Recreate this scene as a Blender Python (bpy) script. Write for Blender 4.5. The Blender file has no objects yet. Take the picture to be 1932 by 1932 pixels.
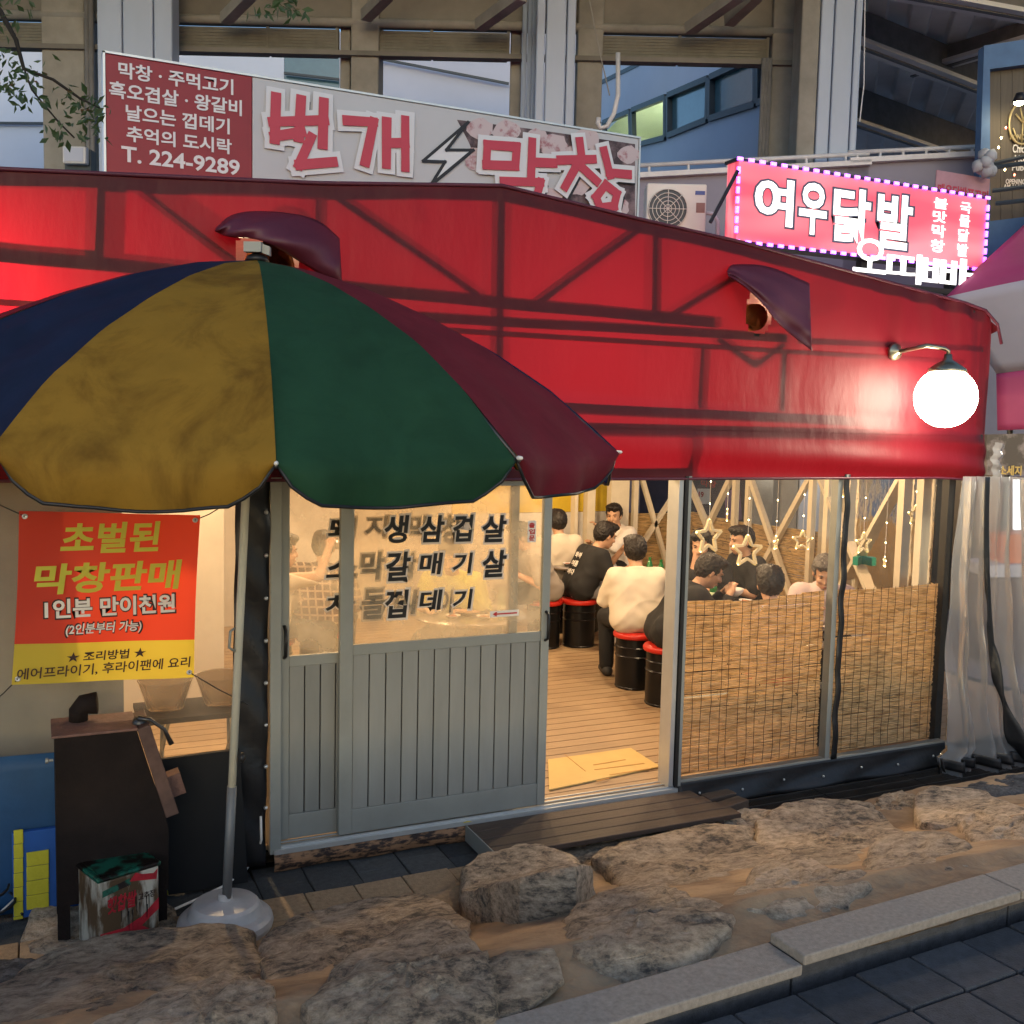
import bpy, math, random
import numpy as np
from mathutils import Vector, Matrix
random.seed(7); np.random.seed(7)
SC = bpy.context.scene; COL = SC.collection
rad = math.radians
# ------------------------------------------------------------------ camera
F = 1934.0; CX = CY = 966.0                      # focal length and centre, in pixels of a 1932 px wide copy of the photograph
HC = 2.15; YAW = rad(25); PITCH = rad(-5); ROLL = rad(1.3)
FW = np.array([math.sin(YAW)*math.cos(PITCH), math.cos(YAW)*math.cos(PITCH), math.sin(PITCH)])
_r = np.cross(FW, [0, 0, 1]); _r /= np.linalg.norm(_r); _u = np.cross(_r, FW)
RT = _r*math.cos(ROLL)+_u*math.sin(ROLL); UP = _u*math.cos(ROLL)-_r*math.sin(ROLL)
CAM = np.array([0, 0, HC])
cam = bpy.data.cameras.new('camera'); camo = bpy.data.objects.new('camera', cam); COL.objects.link(camo)
cam.sensor_width = 36; cam.lens = 36*F/1932.0; cam.clip_start = .05; cam.clip_end = 2000
camo.matrix_world = Matrix(((RT[0], UP[0], -FW[0], 0), (RT[1], UP[1], -FW[1], 0), (RT[2], UP[2], -FW[2], HC), (0, 0, 0, 1)))
SC.camera = camo
# ------------------------------------------------------------------ sky, sun, exposure
SUN_EL = rad(10); SUN_AZ = rad(200)
w = bpy.data.worlds.new('World'); SC.world = w; w.use_nodes = True
nt = w.node_tree; bg = nt.nodes['Background']
sky = nt.nodes.new('ShaderNodeTexSky'); sky.sky_type = 'NISHITA'; sky.sun_disc = False
sky.sun_elevation = SUN_EL; sky.sun_rotation = SUN_AZ; sky.air_density = 1.0; sky.dust_density = 1.0; sky.ozone_density = 2.8
nt.links.new(sky.outputs['Color'], bg.inputs['Color']); bg.inputs['Strength'].default_value = 0.15
sl = bpy.data.lights.new('sun', 'SUN'); sl.energy = 0.10; sl.angle = rad(25); sl.color = (1, .86, .74)
so = bpy.data.objects.new('sun', sl); COL.objects.link(so); so.rotation_euler = (rad(50), 0, rad(-12)); so.location = (0, -5, 20)
SC.view_settings.view_transform = 'Standard'; SC.view_settings.look = 'None'; SC.view_settings.gamma = 1
SC.view_settings.use_curve_mapping = False; SC.view_settings.exposure = 0.95
SC.render.engine = 'CYCLES'
SC.cycles.use_denoising = True
try: SC.cycles.denoiser = 'OPENIMAGEDENOISE'
except Exception: pass
SC.cycles.max_bounces = 7; SC.cycles.transparent_max_bounces = 14; SC.cycles.caustics_reflective = False; SC.cycles.caustics_refractive = False
SC.cycles.sample_clamp_indirect = 4; SC.cycles.use_adaptive_sampling = True; SC.cycles.adaptive_threshold = 0.02
# ------------------------------------------------------------------ pixel -> place (distance always from the plane the thing stands on or hangs in)
def ray(px, py): return FW+RT*(px-CX)/F-UP*(py-CY)/F
def Wz(px, py, z): d = ray(px, py); return CAM+d*((z-HC)/d[2])
def Wy(px, py, y): d = ray(px, py); return CAM+d*(y/d[1])
UH = np.array([math.cos(YAW), -math.sin(YAW), 0]); WH = np.array([math.sin(YAW), math.cos(YAW), 0])
def Wd(px, py, dep): d = ray(px, py); return CAM+d*(dep/(d@WH))
def Wpl(px, py, p, n):
    d = ray(px, py); p = np.array(p, float); n = np.array(n, float); return CAM+d*(((p-CAM)@n)/(d@n))
def sd(s, d, z): return UH*s+WH*d+np.array([0, 0, z])
# ------------------------------------------------------------------ materials
def M(name, col, rough=.6, metal=0, var=.12, scale=6, bump=0, bscale=60, spec=.4, rnd=0, emit=None, es=0, col2=None, thr=.5, soft=.2, stretch=(1, 1, 1), coat=0, sheen=0):
    m = bpy.data.materials.new(name); m.use_nodes = True; n = m.node_tree; N = n.nodes; L = n.links
    b = N['Principled BSDF']; b.inputs['Roughness'].default_value = rough; b.inputs['Metallic'].default_value = metal
    b.inputs['Specular IOR Level'].default_value = spec; b.inputs['Coat Weight'].default_value = coat
    c = tuple(col)+(1,)
    geo = N.new('ShaderNodeNewGeometry'); mp = N.new('ShaderNodeMapping'); mp.inputs['Scale'].default_value = stretch
    L.new(geo.outputs['Position'], mp.inputs['Vector'])
    out = None
    if var or col2:
        no = N.new('ShaderNodeTexNoise'); no.inputs['Scale'].default_value = scale; no.inputs['Detail'].default_value = 6; no.inputs['Roughness'].default_value = .62
        L.new(mp.outputs[0], no.inputs['Vector'])
        rp = N.new('ShaderNodeValToRGB'); e = rp.color_ramp.elements
        if col2 is not None:
            e[0].position = max(0, thr-soft/2); e[1].position = min(1, thr+soft/2); e[0].color = c; e[1].color = tuple(col2)+(1,)
        else:
            e[0].position = .28; e[1].position = .72
            e[0].color = tuple(x*(1-var) for x in col)+(1,); e[1].color = tuple(min(1, x*(1+var)) for x in col)+(1,)
        L.new(no.outputs['Fac'], rp.inputs['Fac']); out = rp.outputs['Color']
    if rnd:
        oi = N.new('ShaderNodeObjectInfo'); hs = N.new('ShaderNodeHueSaturation'); mr = N.new('ShaderNodeMapRange')
        mr.inputs['To Min'].default_value = 1-rnd; mr.inputs['To Max'].default_value = 1+rnd
        L.new(oi.outputs['Random'], mr.inputs['Value']); L.new(mr.outputs[0], hs.inputs['Value'])
        if out: L.new(out, hs.inputs['Color'])
        else: hs.inputs['Color'].default_value = c
        out = hs.outputs['Color']
    if out: L.new(out, b.inputs['Base Color'])
    else: b.inputs['Base Color'].default_value = c
    if bump:
        nb = N.new('ShaderNodeTexNoise'); nb.inputs['Scale'].default_value = bscale; nb.inputs['Detail'].default_value = 8
        L.new(mp.outputs[0], nb.inputs['Vector'])
        bp = N.new('ShaderNodeBump'); bp.inputs['Strength'].default_value = min(1, bump); bp.inputs['Distance'].default_value = .02*max(1, bump)
        L.new(nb.outputs['Fac'], bp.inputs['Height']); L.new(bp.outputs[0], b.inputs['Normal'])
    if emit:
        b.inputs['Emission Color'].default_value = tuple(emit)+(1,); b.inputs['Emission Strength'].default_value = es
    return m
def MT(name, col, tcol, fac=.5, rough=.4, var=.1, bump=.2, bscale=8, stretch=(1, 1, 1), spec=.5, col2=None, thr=.5, soft=.3, scale=5):
    """cloth or sheet that lets light through: principled mixed with translucent"""
    m = M(name, col, rough, 0, var, scale, bump, bscale, spec, stretch=stretch, col2=col2, thr=thr, soft=soft); n = m.node_tree; N = n.nodes; L = n.links
    b = N['Principled BSDF']; o = N['Material Output']; t = N.new('ShaderNodeBsdfTranslucent'); t.inputs['Color'].default_value = tuple(tcol)+(1,)
    mx = N.new('ShaderNodeMixShader'); mx.inputs['Fac'].default_value = fac
    L.new(b.outputs[0], mx.inputs[1]); L.new(t.outputs[0], mx.inputs[2]); L.new(mx.outputs[0], o.inputs['Surface'])
    return m
def MG(name, tint=(1, 1, 1), haze=.1, hcol=(.8, .8, .8), gloss=.08, grough=.05, bump=0, bscale=3, stretch=(1, 1, 1), dirt=0):
    """clear sheet: transparent, a little milky, a little shiny"""
    m = bpy.data.materials.new(name); m.use_nodes = True; n = m.node_tree; N = n.nodes; L = n.links
    N.remove(N['Principled BSDF']); o = N['Material Output']
    tr = N.new('ShaderNodeBsdfTransparent'); tr.inputs['Color'].default_value = tuple(tint)+(1,)
    df = N.new('ShaderNodeBsdfDiffuse'); df.inputs['Color'].default_value = tuple(hcol)+(1,)
    tl = N.new('ShaderNodeBsdfTranslucent'); tl.inputs['Color'].default_value = tuple(hcol)+(1,)
    a = N.new('ShaderNodeMixShader'); a.inputs[0].default_value = .5; L.new(df.outputs[0], a.inputs[1]); L.new(tl.outputs[0], a.inputs[2])
    x = N.new('ShaderNodeMixShader'); x.inputs[0].default_value = haze; L.new(tr.outputs[0], x.inputs[1]); L.new(a.outputs[0], x.inputs[2])
    g = N.new('ShaderNodeBsdfGlossy'); g.inputs['Roughness'].default_value = grough; g.inputs['Color'].default_value = (1, 1, 1, 1)
    fr = N.new('ShaderNodeLayerWeight'); fr.inputs['Blend'].default_value = gloss
    y = N.new('ShaderNodeMixShader'); L.new(fr.outputs['Fresnel'], y.inputs[0]); L.new(x.outputs[0], y.inputs[1]); L.new(g.outputs[0], y.inputs[2])
    L.new(y.outputs[0], o.inputs['Surface'])
    geo = N.new('ShaderNodeNewGeometry'); mp = N.new('ShaderNodeMapping'); mp.inputs['Scale'].default_value = stretch
    L.new(geo.outputs['Position'], mp.inputs['Vector'])
    if bump:
        nb = N.new('ShaderNodeTexNoise'); nb.inputs['Scale'].default_value = bscale; nb.inputs['Detail'].default_value = 4
        L.new(mp.outputs[0], nb.inputs['Vector'])
        bp = N.new('ShaderNodeBump'); bp.inputs['Strength'].default_value = bump; bp.inputs['Distance'].default_value = .05
        L.new(nb.outputs['Fac'], bp.inputs['Height'])
        for q in (g, df): L.new(bp.outputs[0], q.inputs['Normal'])
    if dirt:
        nd = N.new('ShaderNodeTexNoise'); nd.inputs['Scale'].default_value = 5; nd.inputs['Detail'].default_value = 8
        mr = N.new('ShaderNodeMapRange'); mr.inputs['From Min'].default_value = .3; mr.inputs['From Max'].default_value = .75
        mr.inputs['To Min'].default_value = haze*(1-dirt); mr.inputs['To Max'].default_value = haze*(1+dirt)
        L.new(geo.outputs['Position'], nd.inputs['Vector']); L.new(nd.outputs['Fac'], mr.inputs['Value']); L.new(mr.outputs[0], x.inputs[0])
    return m
def ME(name, col, es): return M(name, (.8, .8, .8), var=0, emit=col, es=es)
# ------------------------------------------------------------------ objects
def thing(name, label, cat, loc=(0, 0, 0), group=None):
    o = bpy.data.objects.new(name, None); COL.objects.link(o); o.location = Vector([float(a) for a in loc]); o.empty_display_size = .1
    o['label'] = label; o['category'] = cat
    if group: o['group'] = group
    return o
def tag(o, label, cat, group=None):
    o['label'] = label; o['category'] = cat
    if group: o['group'] = group
    return o
def struct(o): o['kind'] = 'structure'; return o
def stuff(o): o['kind'] = 'stuff'; return o
def wloc(p):
    v = Vector((0, 0, 0))
    while p is not None: v += p.location; p = p.parent
    return v
def link(name, me, parent=None, loc=(0, 0, 0)):
    """object at a world location (nothing built here is rotated as a parent)"""
    o = bpy.data.objects.new(name, me); COL.objects.link(o)
    o.location = Vector([float(a) for a in loc])-(wloc(parent) if parent else Vector((0, 0, 0))); o.parent = parent
    return o
def mesh(name, v, f, mat, parent=None, smooth=False, mi=None, centre=True):
    v = np.asarray(v, float).reshape(-1, 3); c = (v.min(0)+v.max(0))/2 if centre else np.zeros(3)
    me = bpy.data.meshes.new(name); me.from_pydata((v-c).tolist(), [], f if isinstance(f, list) else f.tolist())
    for m in (mat if isinstance(mat, (list, tuple)) else [mat]): me.materials.append(m)
    if mi is not None: me.polygons.foreach_set('material_index', np.array(mi, np.int32))
    if smooth: me.polygons.foreach_set('use_smooth', np.ones(len(me.polygons), bool))
    me.update(); return link(name, me, parent, c)
def bevel(o, w=.004, seg=2):
    b = o.modifiers.new('bevel', 'BEVEL'); b.width = w; b.segments = seg; b.limit_method = 'ANGLE'; return o
def nrm(a): a = np.array(a, float); return a/(np.linalg.norm(a)+1e-12)
class B:
    def __init__(s): s.v = []; s.f = []; s.m = []; s.k = 0
    def add(s, v, f):
        n = len(s.v); s.v += [tuple(float(c) for c in p) for p in v]; s.f += [tuple(i+n for i in q) for q in f]; s.m += [s.k]*len(f); return s
    def obox(s, c, ex, ey, ez):
        c, ex, ey, ez = (np.array(a, float) for a in (c, ex, ey, ez))
        v = [c+ex*i+ey*j+ez*k for k in (-1, 1) for j in (-1, 1) for i in (-1, 1)]
        return s.add(v, [(0, 2, 3, 1), (4, 5, 7, 6), (0, 1, 5, 4), (2, 6, 7, 3), (0, 4, 6, 2), (1, 3, 7, 5)])
    def box(s, x0, x1, y0, y1, z0, z1): return s.obox(((x0+x1)/2, (y0+y1)/2, (z0+z1)/2), ((x1-x0)/2, 0, 0), (0, (y1-y0)/2, 0), (0, 0, (z1-z0)/2))
    def beam(s, p, q, w, h=None, up=(0, 0, 1)):
        p = np.array(p, float); q = np.array(q, float); h = h or w; d = nrm(q-p); a = np.cross(d, up)
        if np.linalg.norm(a) < 1e-3: a = np.cross(d, (0, 1, 0))
        a = nrm(a); b = np.cross(a, d); return s.obox((p+q)/2, (q-p)/2, a*w/2, b*h/2)
    def tube(s, pts, r, n=8, cap=True):
        pts = [np.array(p, float) for p in pts]; k = len(pts); rr = r if isinstance(r, (list, tuple)) else [r]*k
        v = []; ref = None
        for i, p in enumerate(pts):
            d = nrm(pts[min(i+1, k-1)]-pts[max(i-1, 0)])
            if ref is None: ref = np.cross(d, (0, 0, 1) if abs(d[2]) < .9 else (1, 0, 0))
            ref = nrm(ref-d*(ref@d)); b = np.cross(d, ref)
            v += [p+rr[i]*(ref*math.cos(2*math.pi*j/n)+b*math.sin(2*math.pi*j/n)) for j in range(n)]
        f = [(i*n+j, i*n+(j+1) % n, (i+1)*n+(j+1) % n, (i+1)*n+j) for i in range(k-1) for j in range(n)]
        if cap: f += [tuple(range(n))[::-1], tuple((k-1)*n+j for j in range(n))]
        return s.add(v, f)
    def lathe(s, c, prof, n=24, ax=None):
        c = np.array(c, float)
        if ax is None: X, Y, Z = np.eye(3)
        else:
            Z = nrm(ax); X = nrm(np.cross(Z, (0, 0, 1) if abs(Z[2]) < .9 else (1, 0, 0))); Y = np.cross(Z, X)
        v = [c+(X*math.cos(2*math.pi*j/n)+Y*math.sin(2*math.pi*j/n))*max(r, 1e-4)+Z*z for r, z in prof for j in range(n)]
        k = len(prof); f = [(i*n+j, i*n+(j+1) % n, (i+1)*n+(j+1) % n, (i+1)*n+j) for i in range(k-1) for j in range(n)]
        return s.add(v, f+[tuple(range(n))[::-1], tuple((k-1)*n+j for j in range(n))])
    def prism(s, poly, off):
        """3-D outline thickened by the vector off"""
        n = len(poly); p = [np.array(a, float) for a in poly]; off = np.array(off, float)
        return s.add(p+[a+off for a in p], [tuple(range(n)), tuple(range(2*n-1, n-1, -1))]+[(i, n+i, n+(i+1) % n, (i+1) % n) for i in range(n)])
    def sheet(s, fn, nu, nv):
        v = [fn(i/nu, j/nv) for j in range(nv+1) for i in range(nu+1)]
        return s.add(v, [(j*(nu+1)+i, j*(nu+1)+i+1, (j+1)*(nu+1)+i+1, (j+1)*(nu+1)+i) for j in range(nv) for i in range(nu)])
    def build(s, name, mat, parent=None, smooth=False): return mesh(name, s.v, s.f, mat, parent, smooth, s.m if any(s.m) else None)
def autosmooth(o, a=35):
    me = o.data; me.polygons.foreach_set('use_smooth', np.ones(len(me.polygons), bool))
    try: me.set_sharp_from_angle(angle=rad(a))
    except Exception: pass
    return o
def solid(o, t, off=0): m = o.modifiers.new('thick', 'SOLIDIFY'); m.thickness = t; m.offset = off; return o
def arc(cx, cz, r, a0, a1, n): return [(cx+r*math.cos(a0+(a1-a0)*i/n), cz+r*math.sin(a0+(a1-a0)*i/n)) for i in range(n+1)]
# ------------------------------------------------------------------ lettering: real outlines, fitted into a rectangle on a plane O + a*u + b*v
def text(name, body, O, u, v, w, h, mat, parent, bold=0., ext=.001, shear=0., spacing=1.0):
    c = bpy.data.curves.new('txt', 'FONT'); c.body = body; c.size = 1; c.offset = bold; c.shear = shear; c.space_character = spacing
    c.resolution_u = 3; c.align_x = 'CENTER'; c.extrude = .01
    o = bpy.data.objects.new('txt', c); COL.objects.link(o); dg = bpy.context.evaluated_depsgraph_get()
    me = bpy.data.meshes.new_from_object(o.evaluated_get(dg)); bpy.data.objects.remove(o); bpy.data.curves.remove(c)
    co = np.empty(len(me.vertices)*3); me.vertices.foreach_get('co', co); co = co.reshape(-1, 3)
    lo, hi = co.min(0), co.max(0); O = np.array(O, float); u = nrm(u); v = nrm(v); n = np.cross(u, v)
    q = (co-lo)/(hi-lo+1e-9)
    P = O+u*((q[:, :1])*w)+v*((q[:, 1:2])*h)+n*((q[:, 2:3])*2*ext)
    ce = P.mean(0); me.vertices.foreach_set('co', (P-ce).ravel()); me.materials.clear(); me.materials.append(mat); me.update(); me.name = name
    return link(name, me, parent, ce)
def textP(name, body, pts, y, mat, parent, bold=0., ext=.001, **k):
    """rectangle from two pixel corners (left-bottom, right-top) on the plane y = const"""
    (x0, y0), (x1, y1) = pts; xm = (x0+x1)/2; ym = (y0+y1)/2; a = Wy(x0, ym, y); b = Wy(x1, ym, y); z0 = Wy(xm, y0, y)[2]; z1 = Wy(xm, y1, y)[2]
    return text(name, body, (a[0], y, z0), (1, 0, 0), (0, 0, 1), b[0]-a[0], z1-z0, mat, parent, bold, ext, **k)
# ================================================================== materials
m_mortar = M('mortar', (.36, .25, .145), .9, col2=(.19, .125, .075), thr=.52, soft=.22, scale=2.6, bump=.6, bscale=22)
def rock(name, cols, rnd):
    m = bpy.data.materials.new(name); m.use_nodes = True; n = m.node_tree; N = n.nodes; L = n.links; b_ = N['Principled BSDF']; b_.inputs['Roughness'].default_value = .88; b_.inputs['Specular IOR Level'].default_value = .3
    geo = N.new('ShaderNodeNewGeometry'); n1 = N.new('ShaderNodeTexNoise'); n1.inputs['Scale'].default_value = 15; n1.inputs['Detail'].default_value = 12; n1.inputs['Roughness'].default_value = .78
    n2 = N.new('ShaderNodeTexNoise'); n2.inputs['Scale'].default_value = 3.2; n2.inputs['Detail'].default_value = 3
    mp = N.new('ShaderNodeMapping'); mp.inputs['Scale'].default_value = (1, 1.2, 2.6); mp.inputs['Rotation'].default_value = (.3, .2, .4); L.new(geo.outputs['Position'], mp.inputs['Vector']); L.new(mp.outputs[0], n1.inputs['Vector']); L.new(geo.outputs['Position'], n2.inputs['Vector'])
    ad = N.new('ShaderNodeMath'); ad.operation = 'MULTIPLY_ADD'; ad.inputs[1].default_value = .35; L.new(n2.outputs['Fac'], ad.inputs[0]); L.new(n1.outputs['Fac'], ad.inputs[2])
    rp = N.new('ShaderNodeValToRGB'); e = rp.color_ramp.elements; e[0].position = .55; e[1].position = .80; e[0].color = cols[0]+(1,); e[1].color = cols[2]+(1,); k = e.new(.66); k.color = cols[1]+(1,); L.new(ad.outputs[0], rp.inputs['Fac'])
    oi = N.new('ShaderNodeObjectInfo'); mr = N.new('ShaderNodeMapRange'); mr.inputs['To Min'].default_value = 1-rnd; mr.inputs['To Max'].default_value = 1+rnd; hs = N.new('ShaderNodeHueSaturation'); L.new(oi.outputs['Random'], mr.inputs['Value']); L.new(mr.outputs[0], hs.inputs['Value']); L.new(rp.outputs[0], hs.inputs['Color']); L.new(hs.outputs[0], b_.inputs['Base Color'])
    vo = N.new('ShaderNodeTexVoronoi'); vo.feature = 'DISTANCE_TO_EDGE'; vo.inputs['Scale'].default_value = 11; L.new(mp.outputs[0], vo.inputs['Vector']); cl = N.new('ShaderNodeMath'); cl.operation = 'MINIMUM'; cl.inputs[1].default_value = .05; L.new(vo.outputs['Distance'], cl.inputs[0])
    m2 = N.new('ShaderNodeMath'); m2.operation = 'MULTIPLY_ADD'; m2.inputs[1].default_value = 2.2; n3 = N.new('ShaderNodeTexNoise'); n3.inputs['Scale'].default_value = 42; n3.inputs['Detail'].default_value = 10; n3.inputs['Roughness'].default_value = .7; L.new(geo.outputs['Position'], n3.inputs['Vector']); m3 = N.new('ShaderNodeMath'); L.new(n1.outputs['Fac'], m3.inputs[0]); L.new(n3.outputs['Fac'], m3.inputs[1]); L.new(cl.outputs[0], m2.inputs[0]); L.new(m3.outputs[0], m2.inputs[2])
    bp = N.new('ShaderNodeBump'); bp.inputs['Strength'].default_value = .9; bp.inputs['Distance'].default_value = .028; L.new(m2.outputs[0], bp.inputs['Height']); L.new(bp.outputs[0], b_.inputs['Normal'])
    return m
m_stone = rock('fieldstone', ((.10, .086, .07), (.38, .295, .205), (.62, .50, .36)), .2)
m_stone_grey = rock('grey_fieldstone', ((.05, .05, .052), (.11, .11, .112), (.2, .2, .2)), .1)
m_kerb = M('granite', (.28, .245, .205), .8, var=.22, scale=60, bump=.25, bscale=220)
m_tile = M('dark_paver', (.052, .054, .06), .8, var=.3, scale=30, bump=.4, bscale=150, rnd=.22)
m_tan = M('tan_paver', (.36, .25, .145), .9, var=.25, scale=40, bump=.5, bscale=160, rnd=.12)
m_grey = M('grey_paver', (.062, .066, .068), .9, var=.25, scale=40, bump=.5, bscale=160, rnd=.25)
m_joint = M('dark_joint', (.02, .018, .016), .95)
m_plank = M('dark_deck_board', (.055, .038, .028), .6, var=.3, scale=5, bump=.3, bscale=30, rnd=.15, stretch=(1, 14, 6))
m_deck = M('warm_deck_board', (.37, .255, .145), .55, var=.16, scale=4, bump=.15, bscale=30, rnd=.08, stretch=(1, 14, 6))
m_black = M('black_tarp', (.012, .012, .013), .45, var=.3, bump=.5, bscale=6)
m_steel = M('dark_steel', (.07, .07, .072), .45, metal=.8, var=.2)
m_alu = M('weathered_aluminium', (.27, .28, .255), .5, metal=.2, var=.1, scale=4, rnd=.04)
m_alu_b = M('bright_aluminium', (.55, .56, .54), .35, metal=.5, var=.08)
m_soil = M('street_ground', (.22, .20, .185), .95, var=.3, scale=2, bump=.4, bscale=20)
# ================================================================== ground
ZG = -.12; ZT = .45; ZK = .55; YB0 = 4.22; YB1 = 2.70
SL = (ZK-.03-ZG)/(YB0-YB1)
def zb(y): return ZG if y > YB0 else (ZG+(YB0-y)*SL if y > YB1 else ZK-.03)
def Wb(px, py, up=0.):
    """pixel -> point on the stone bank (flat foot, then the slope towards the kerb)"""
    d = ray(px, py); t = (ZG+up+YB0*SL-HC)/(d[2]+SL*d[1]); p = CAM+d*t
    if p[1] > YB0 or t < 0: p = Wz(px, py, ZG+up)
    return p
g = mesh('ground', [(-400, -400, ZG-.12), (400, -400, ZG-.12), (400, 400, ZG-.12), (-400, 400, ZG-.12)], [(0, 1, 2, 3)], m_soil); struct(g)
def fbm(x, y, s=1.0):
    return (math.sin(x*2.1*s+1.3*math.sin(y*1.7*s))+.5*math.sin(x*4.7*s-y*3.9*s+1.1)+.28*math.sin(x*9.3*s+y*8.1*s+2.)+.16*math.sin(x*19*s-y*17*s))/1.9
# bank of earth and mortar under the stones
def bankf(u, v):
    x = -2.6+u*10.4; y = 4.62-v*2.25
    z = zb(y)-(.03 if y < 2.72 else 0)+.020*fbm(x, y, 1.4)+.009*fbm(x+3, y, 4.1)+.006*abs(fbm(x, y+2, 7.))+.003*fbm(x, y, 15.)+.006
    if y < YB1+.30 and y > YB1+.1: z += .0*math.sin((y-YB1)/.25*math.pi)
    if y > 4.15 and -.9 < x < 2.4: z = min(z, ZG-.05)
    return (x, y, z)
b = B(); b.sheet(bankf, 210, 44); bank = b.build('stone_bank', m_mortar, None, True); struct(bank)
# kerb stones
k0 = Wz(1519, 1803, ZK); k1 = Wz(1932, 1680, ZK); kd = nrm((k1-k0)*[1, 1, 0]); kn = np.array([-kd[1], kd[0], 0])
kerb = thing('kerb', 'pale granite kerb stones between the boulders and the dark paved path', 'kerb', (3, 2.5, ZT))
edge = Wz(1519, 1803, ZK)                                  # the step between two slabs
KW = .155
se = (edge-k0)@kd
s = se-3*1.05
for i in range(9):
    L0 = se+(i-3)*1.02; L1 = L0+1.014
    dz = .0 if i >= 3 else -.028; zt = ZK+dz
    c = k0+kd*((L0+L1)/2)+kn*(KW/2); c[2] = zt-.0175
    q = B(); q.obox(c, kd*(L1-L0)/2, kn*KW/2, (0, 0, .0175)); ks = bevel(q.build('kerb_stone', m_kerb, kerb), .006)
    c = c+kn*.03; c[2] = (zt-.037+ZT-.1)/2; q = B(); q.obox(c, kd*((L1-L0)/2-.002), kn*(KW/2-.02), (0, 0, (zt-.037-ZT+.1)/2)); q.build('riser', m_tile, ks)  # set-back riser in the dark paver colour: the kerb face's shade is painted in
# dark paved path
path = B(); c = k0+kd*3-kn*3.0; c[2] = ZT-.06; path.obox(c, kd*9, kn*3.0, (0, 0, .03)); struct(path.build('paved_path', m_joint))
pth = bpy.data.objects['paved_path']
q = B(); TW = .235; TD = .215; q.box(-TW/2, TW/2, -TD/2, TD/2, -.03, .03); tm = q.build('tile', m_tile, pth); bevel(tm, .006); first = True
ang = math.atan2(kd[1], kd[0])
t0 = Wz(2200/1.5652+600/1.983/1.5652, 2050/1.5652+1615/1.983/1.5652, ZT)
st0 = (t0-k0)@kd
for j in range(9):
    for i in range(-9, 14):
        p = k0+kd*(st0+(i+.5)*(TW+.009)+(0))-kn*(.015+TD/2+j*(TD+.009)); p[2] = ZT-.028+random.uniform(-.003, .003)
        if first: o = tm; first = False
        else: o = tm.copy(); COL.objects.link(o)
        o.location = Vector(p)-wloc(pth); o.rotation_euler = (random.uniform(-.008, .008), random.uniform(-.008, .008), ang)
# pavers by the door
pav = mesh('pavement', [(-.9, 3.95, ZG-.045), (2.35, 3.95, ZG-.045), (2.35, 5.2, ZG-.045), (-.9, 5.2, ZG-.045)], [(0, 1, 2, 3)], m_joint); struct(pav)
PW, PD = .246, .231; q = B(); q.box(-PW/2+.003, PW/2-.003, -PD/2+.003, PD/2-.003, -.03, .03); pt = q.build('paver', m_tan, pav); bevel(pt, .005)
pg_ = pt.data.copy(); pg_.materials.clear(); pg_.materials.append(m_grey); pused = [False, False]
for j, y in enumerate((4.97-.231/2+.10, 4.585+.231*.5+.115, 4.585, 4.585-.231, 4.585-.462)):
    for i in range(-9, 5):
        x = 1.38+(i+.5)*PW+(.06 if j < 2 else 0)
        if x > 2.36 or (y < 4.2 and x < .1): continue
        gr = j < 2
        o = pt.copy(); o.data = pg_ if gr else pt.data
        COL.objects.link(o); o.location = Vector((x, y, ZG-.032+random.uniform(-.004, .004)-(.012 if gr else 0)))-wloc(pav)
        o.rotation_euler = (random.uniform(-.012, .012), random.uniform(-.012, .012), random.uniform(-.01, .01))
bpy.data.objects.remove(pt)
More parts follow.
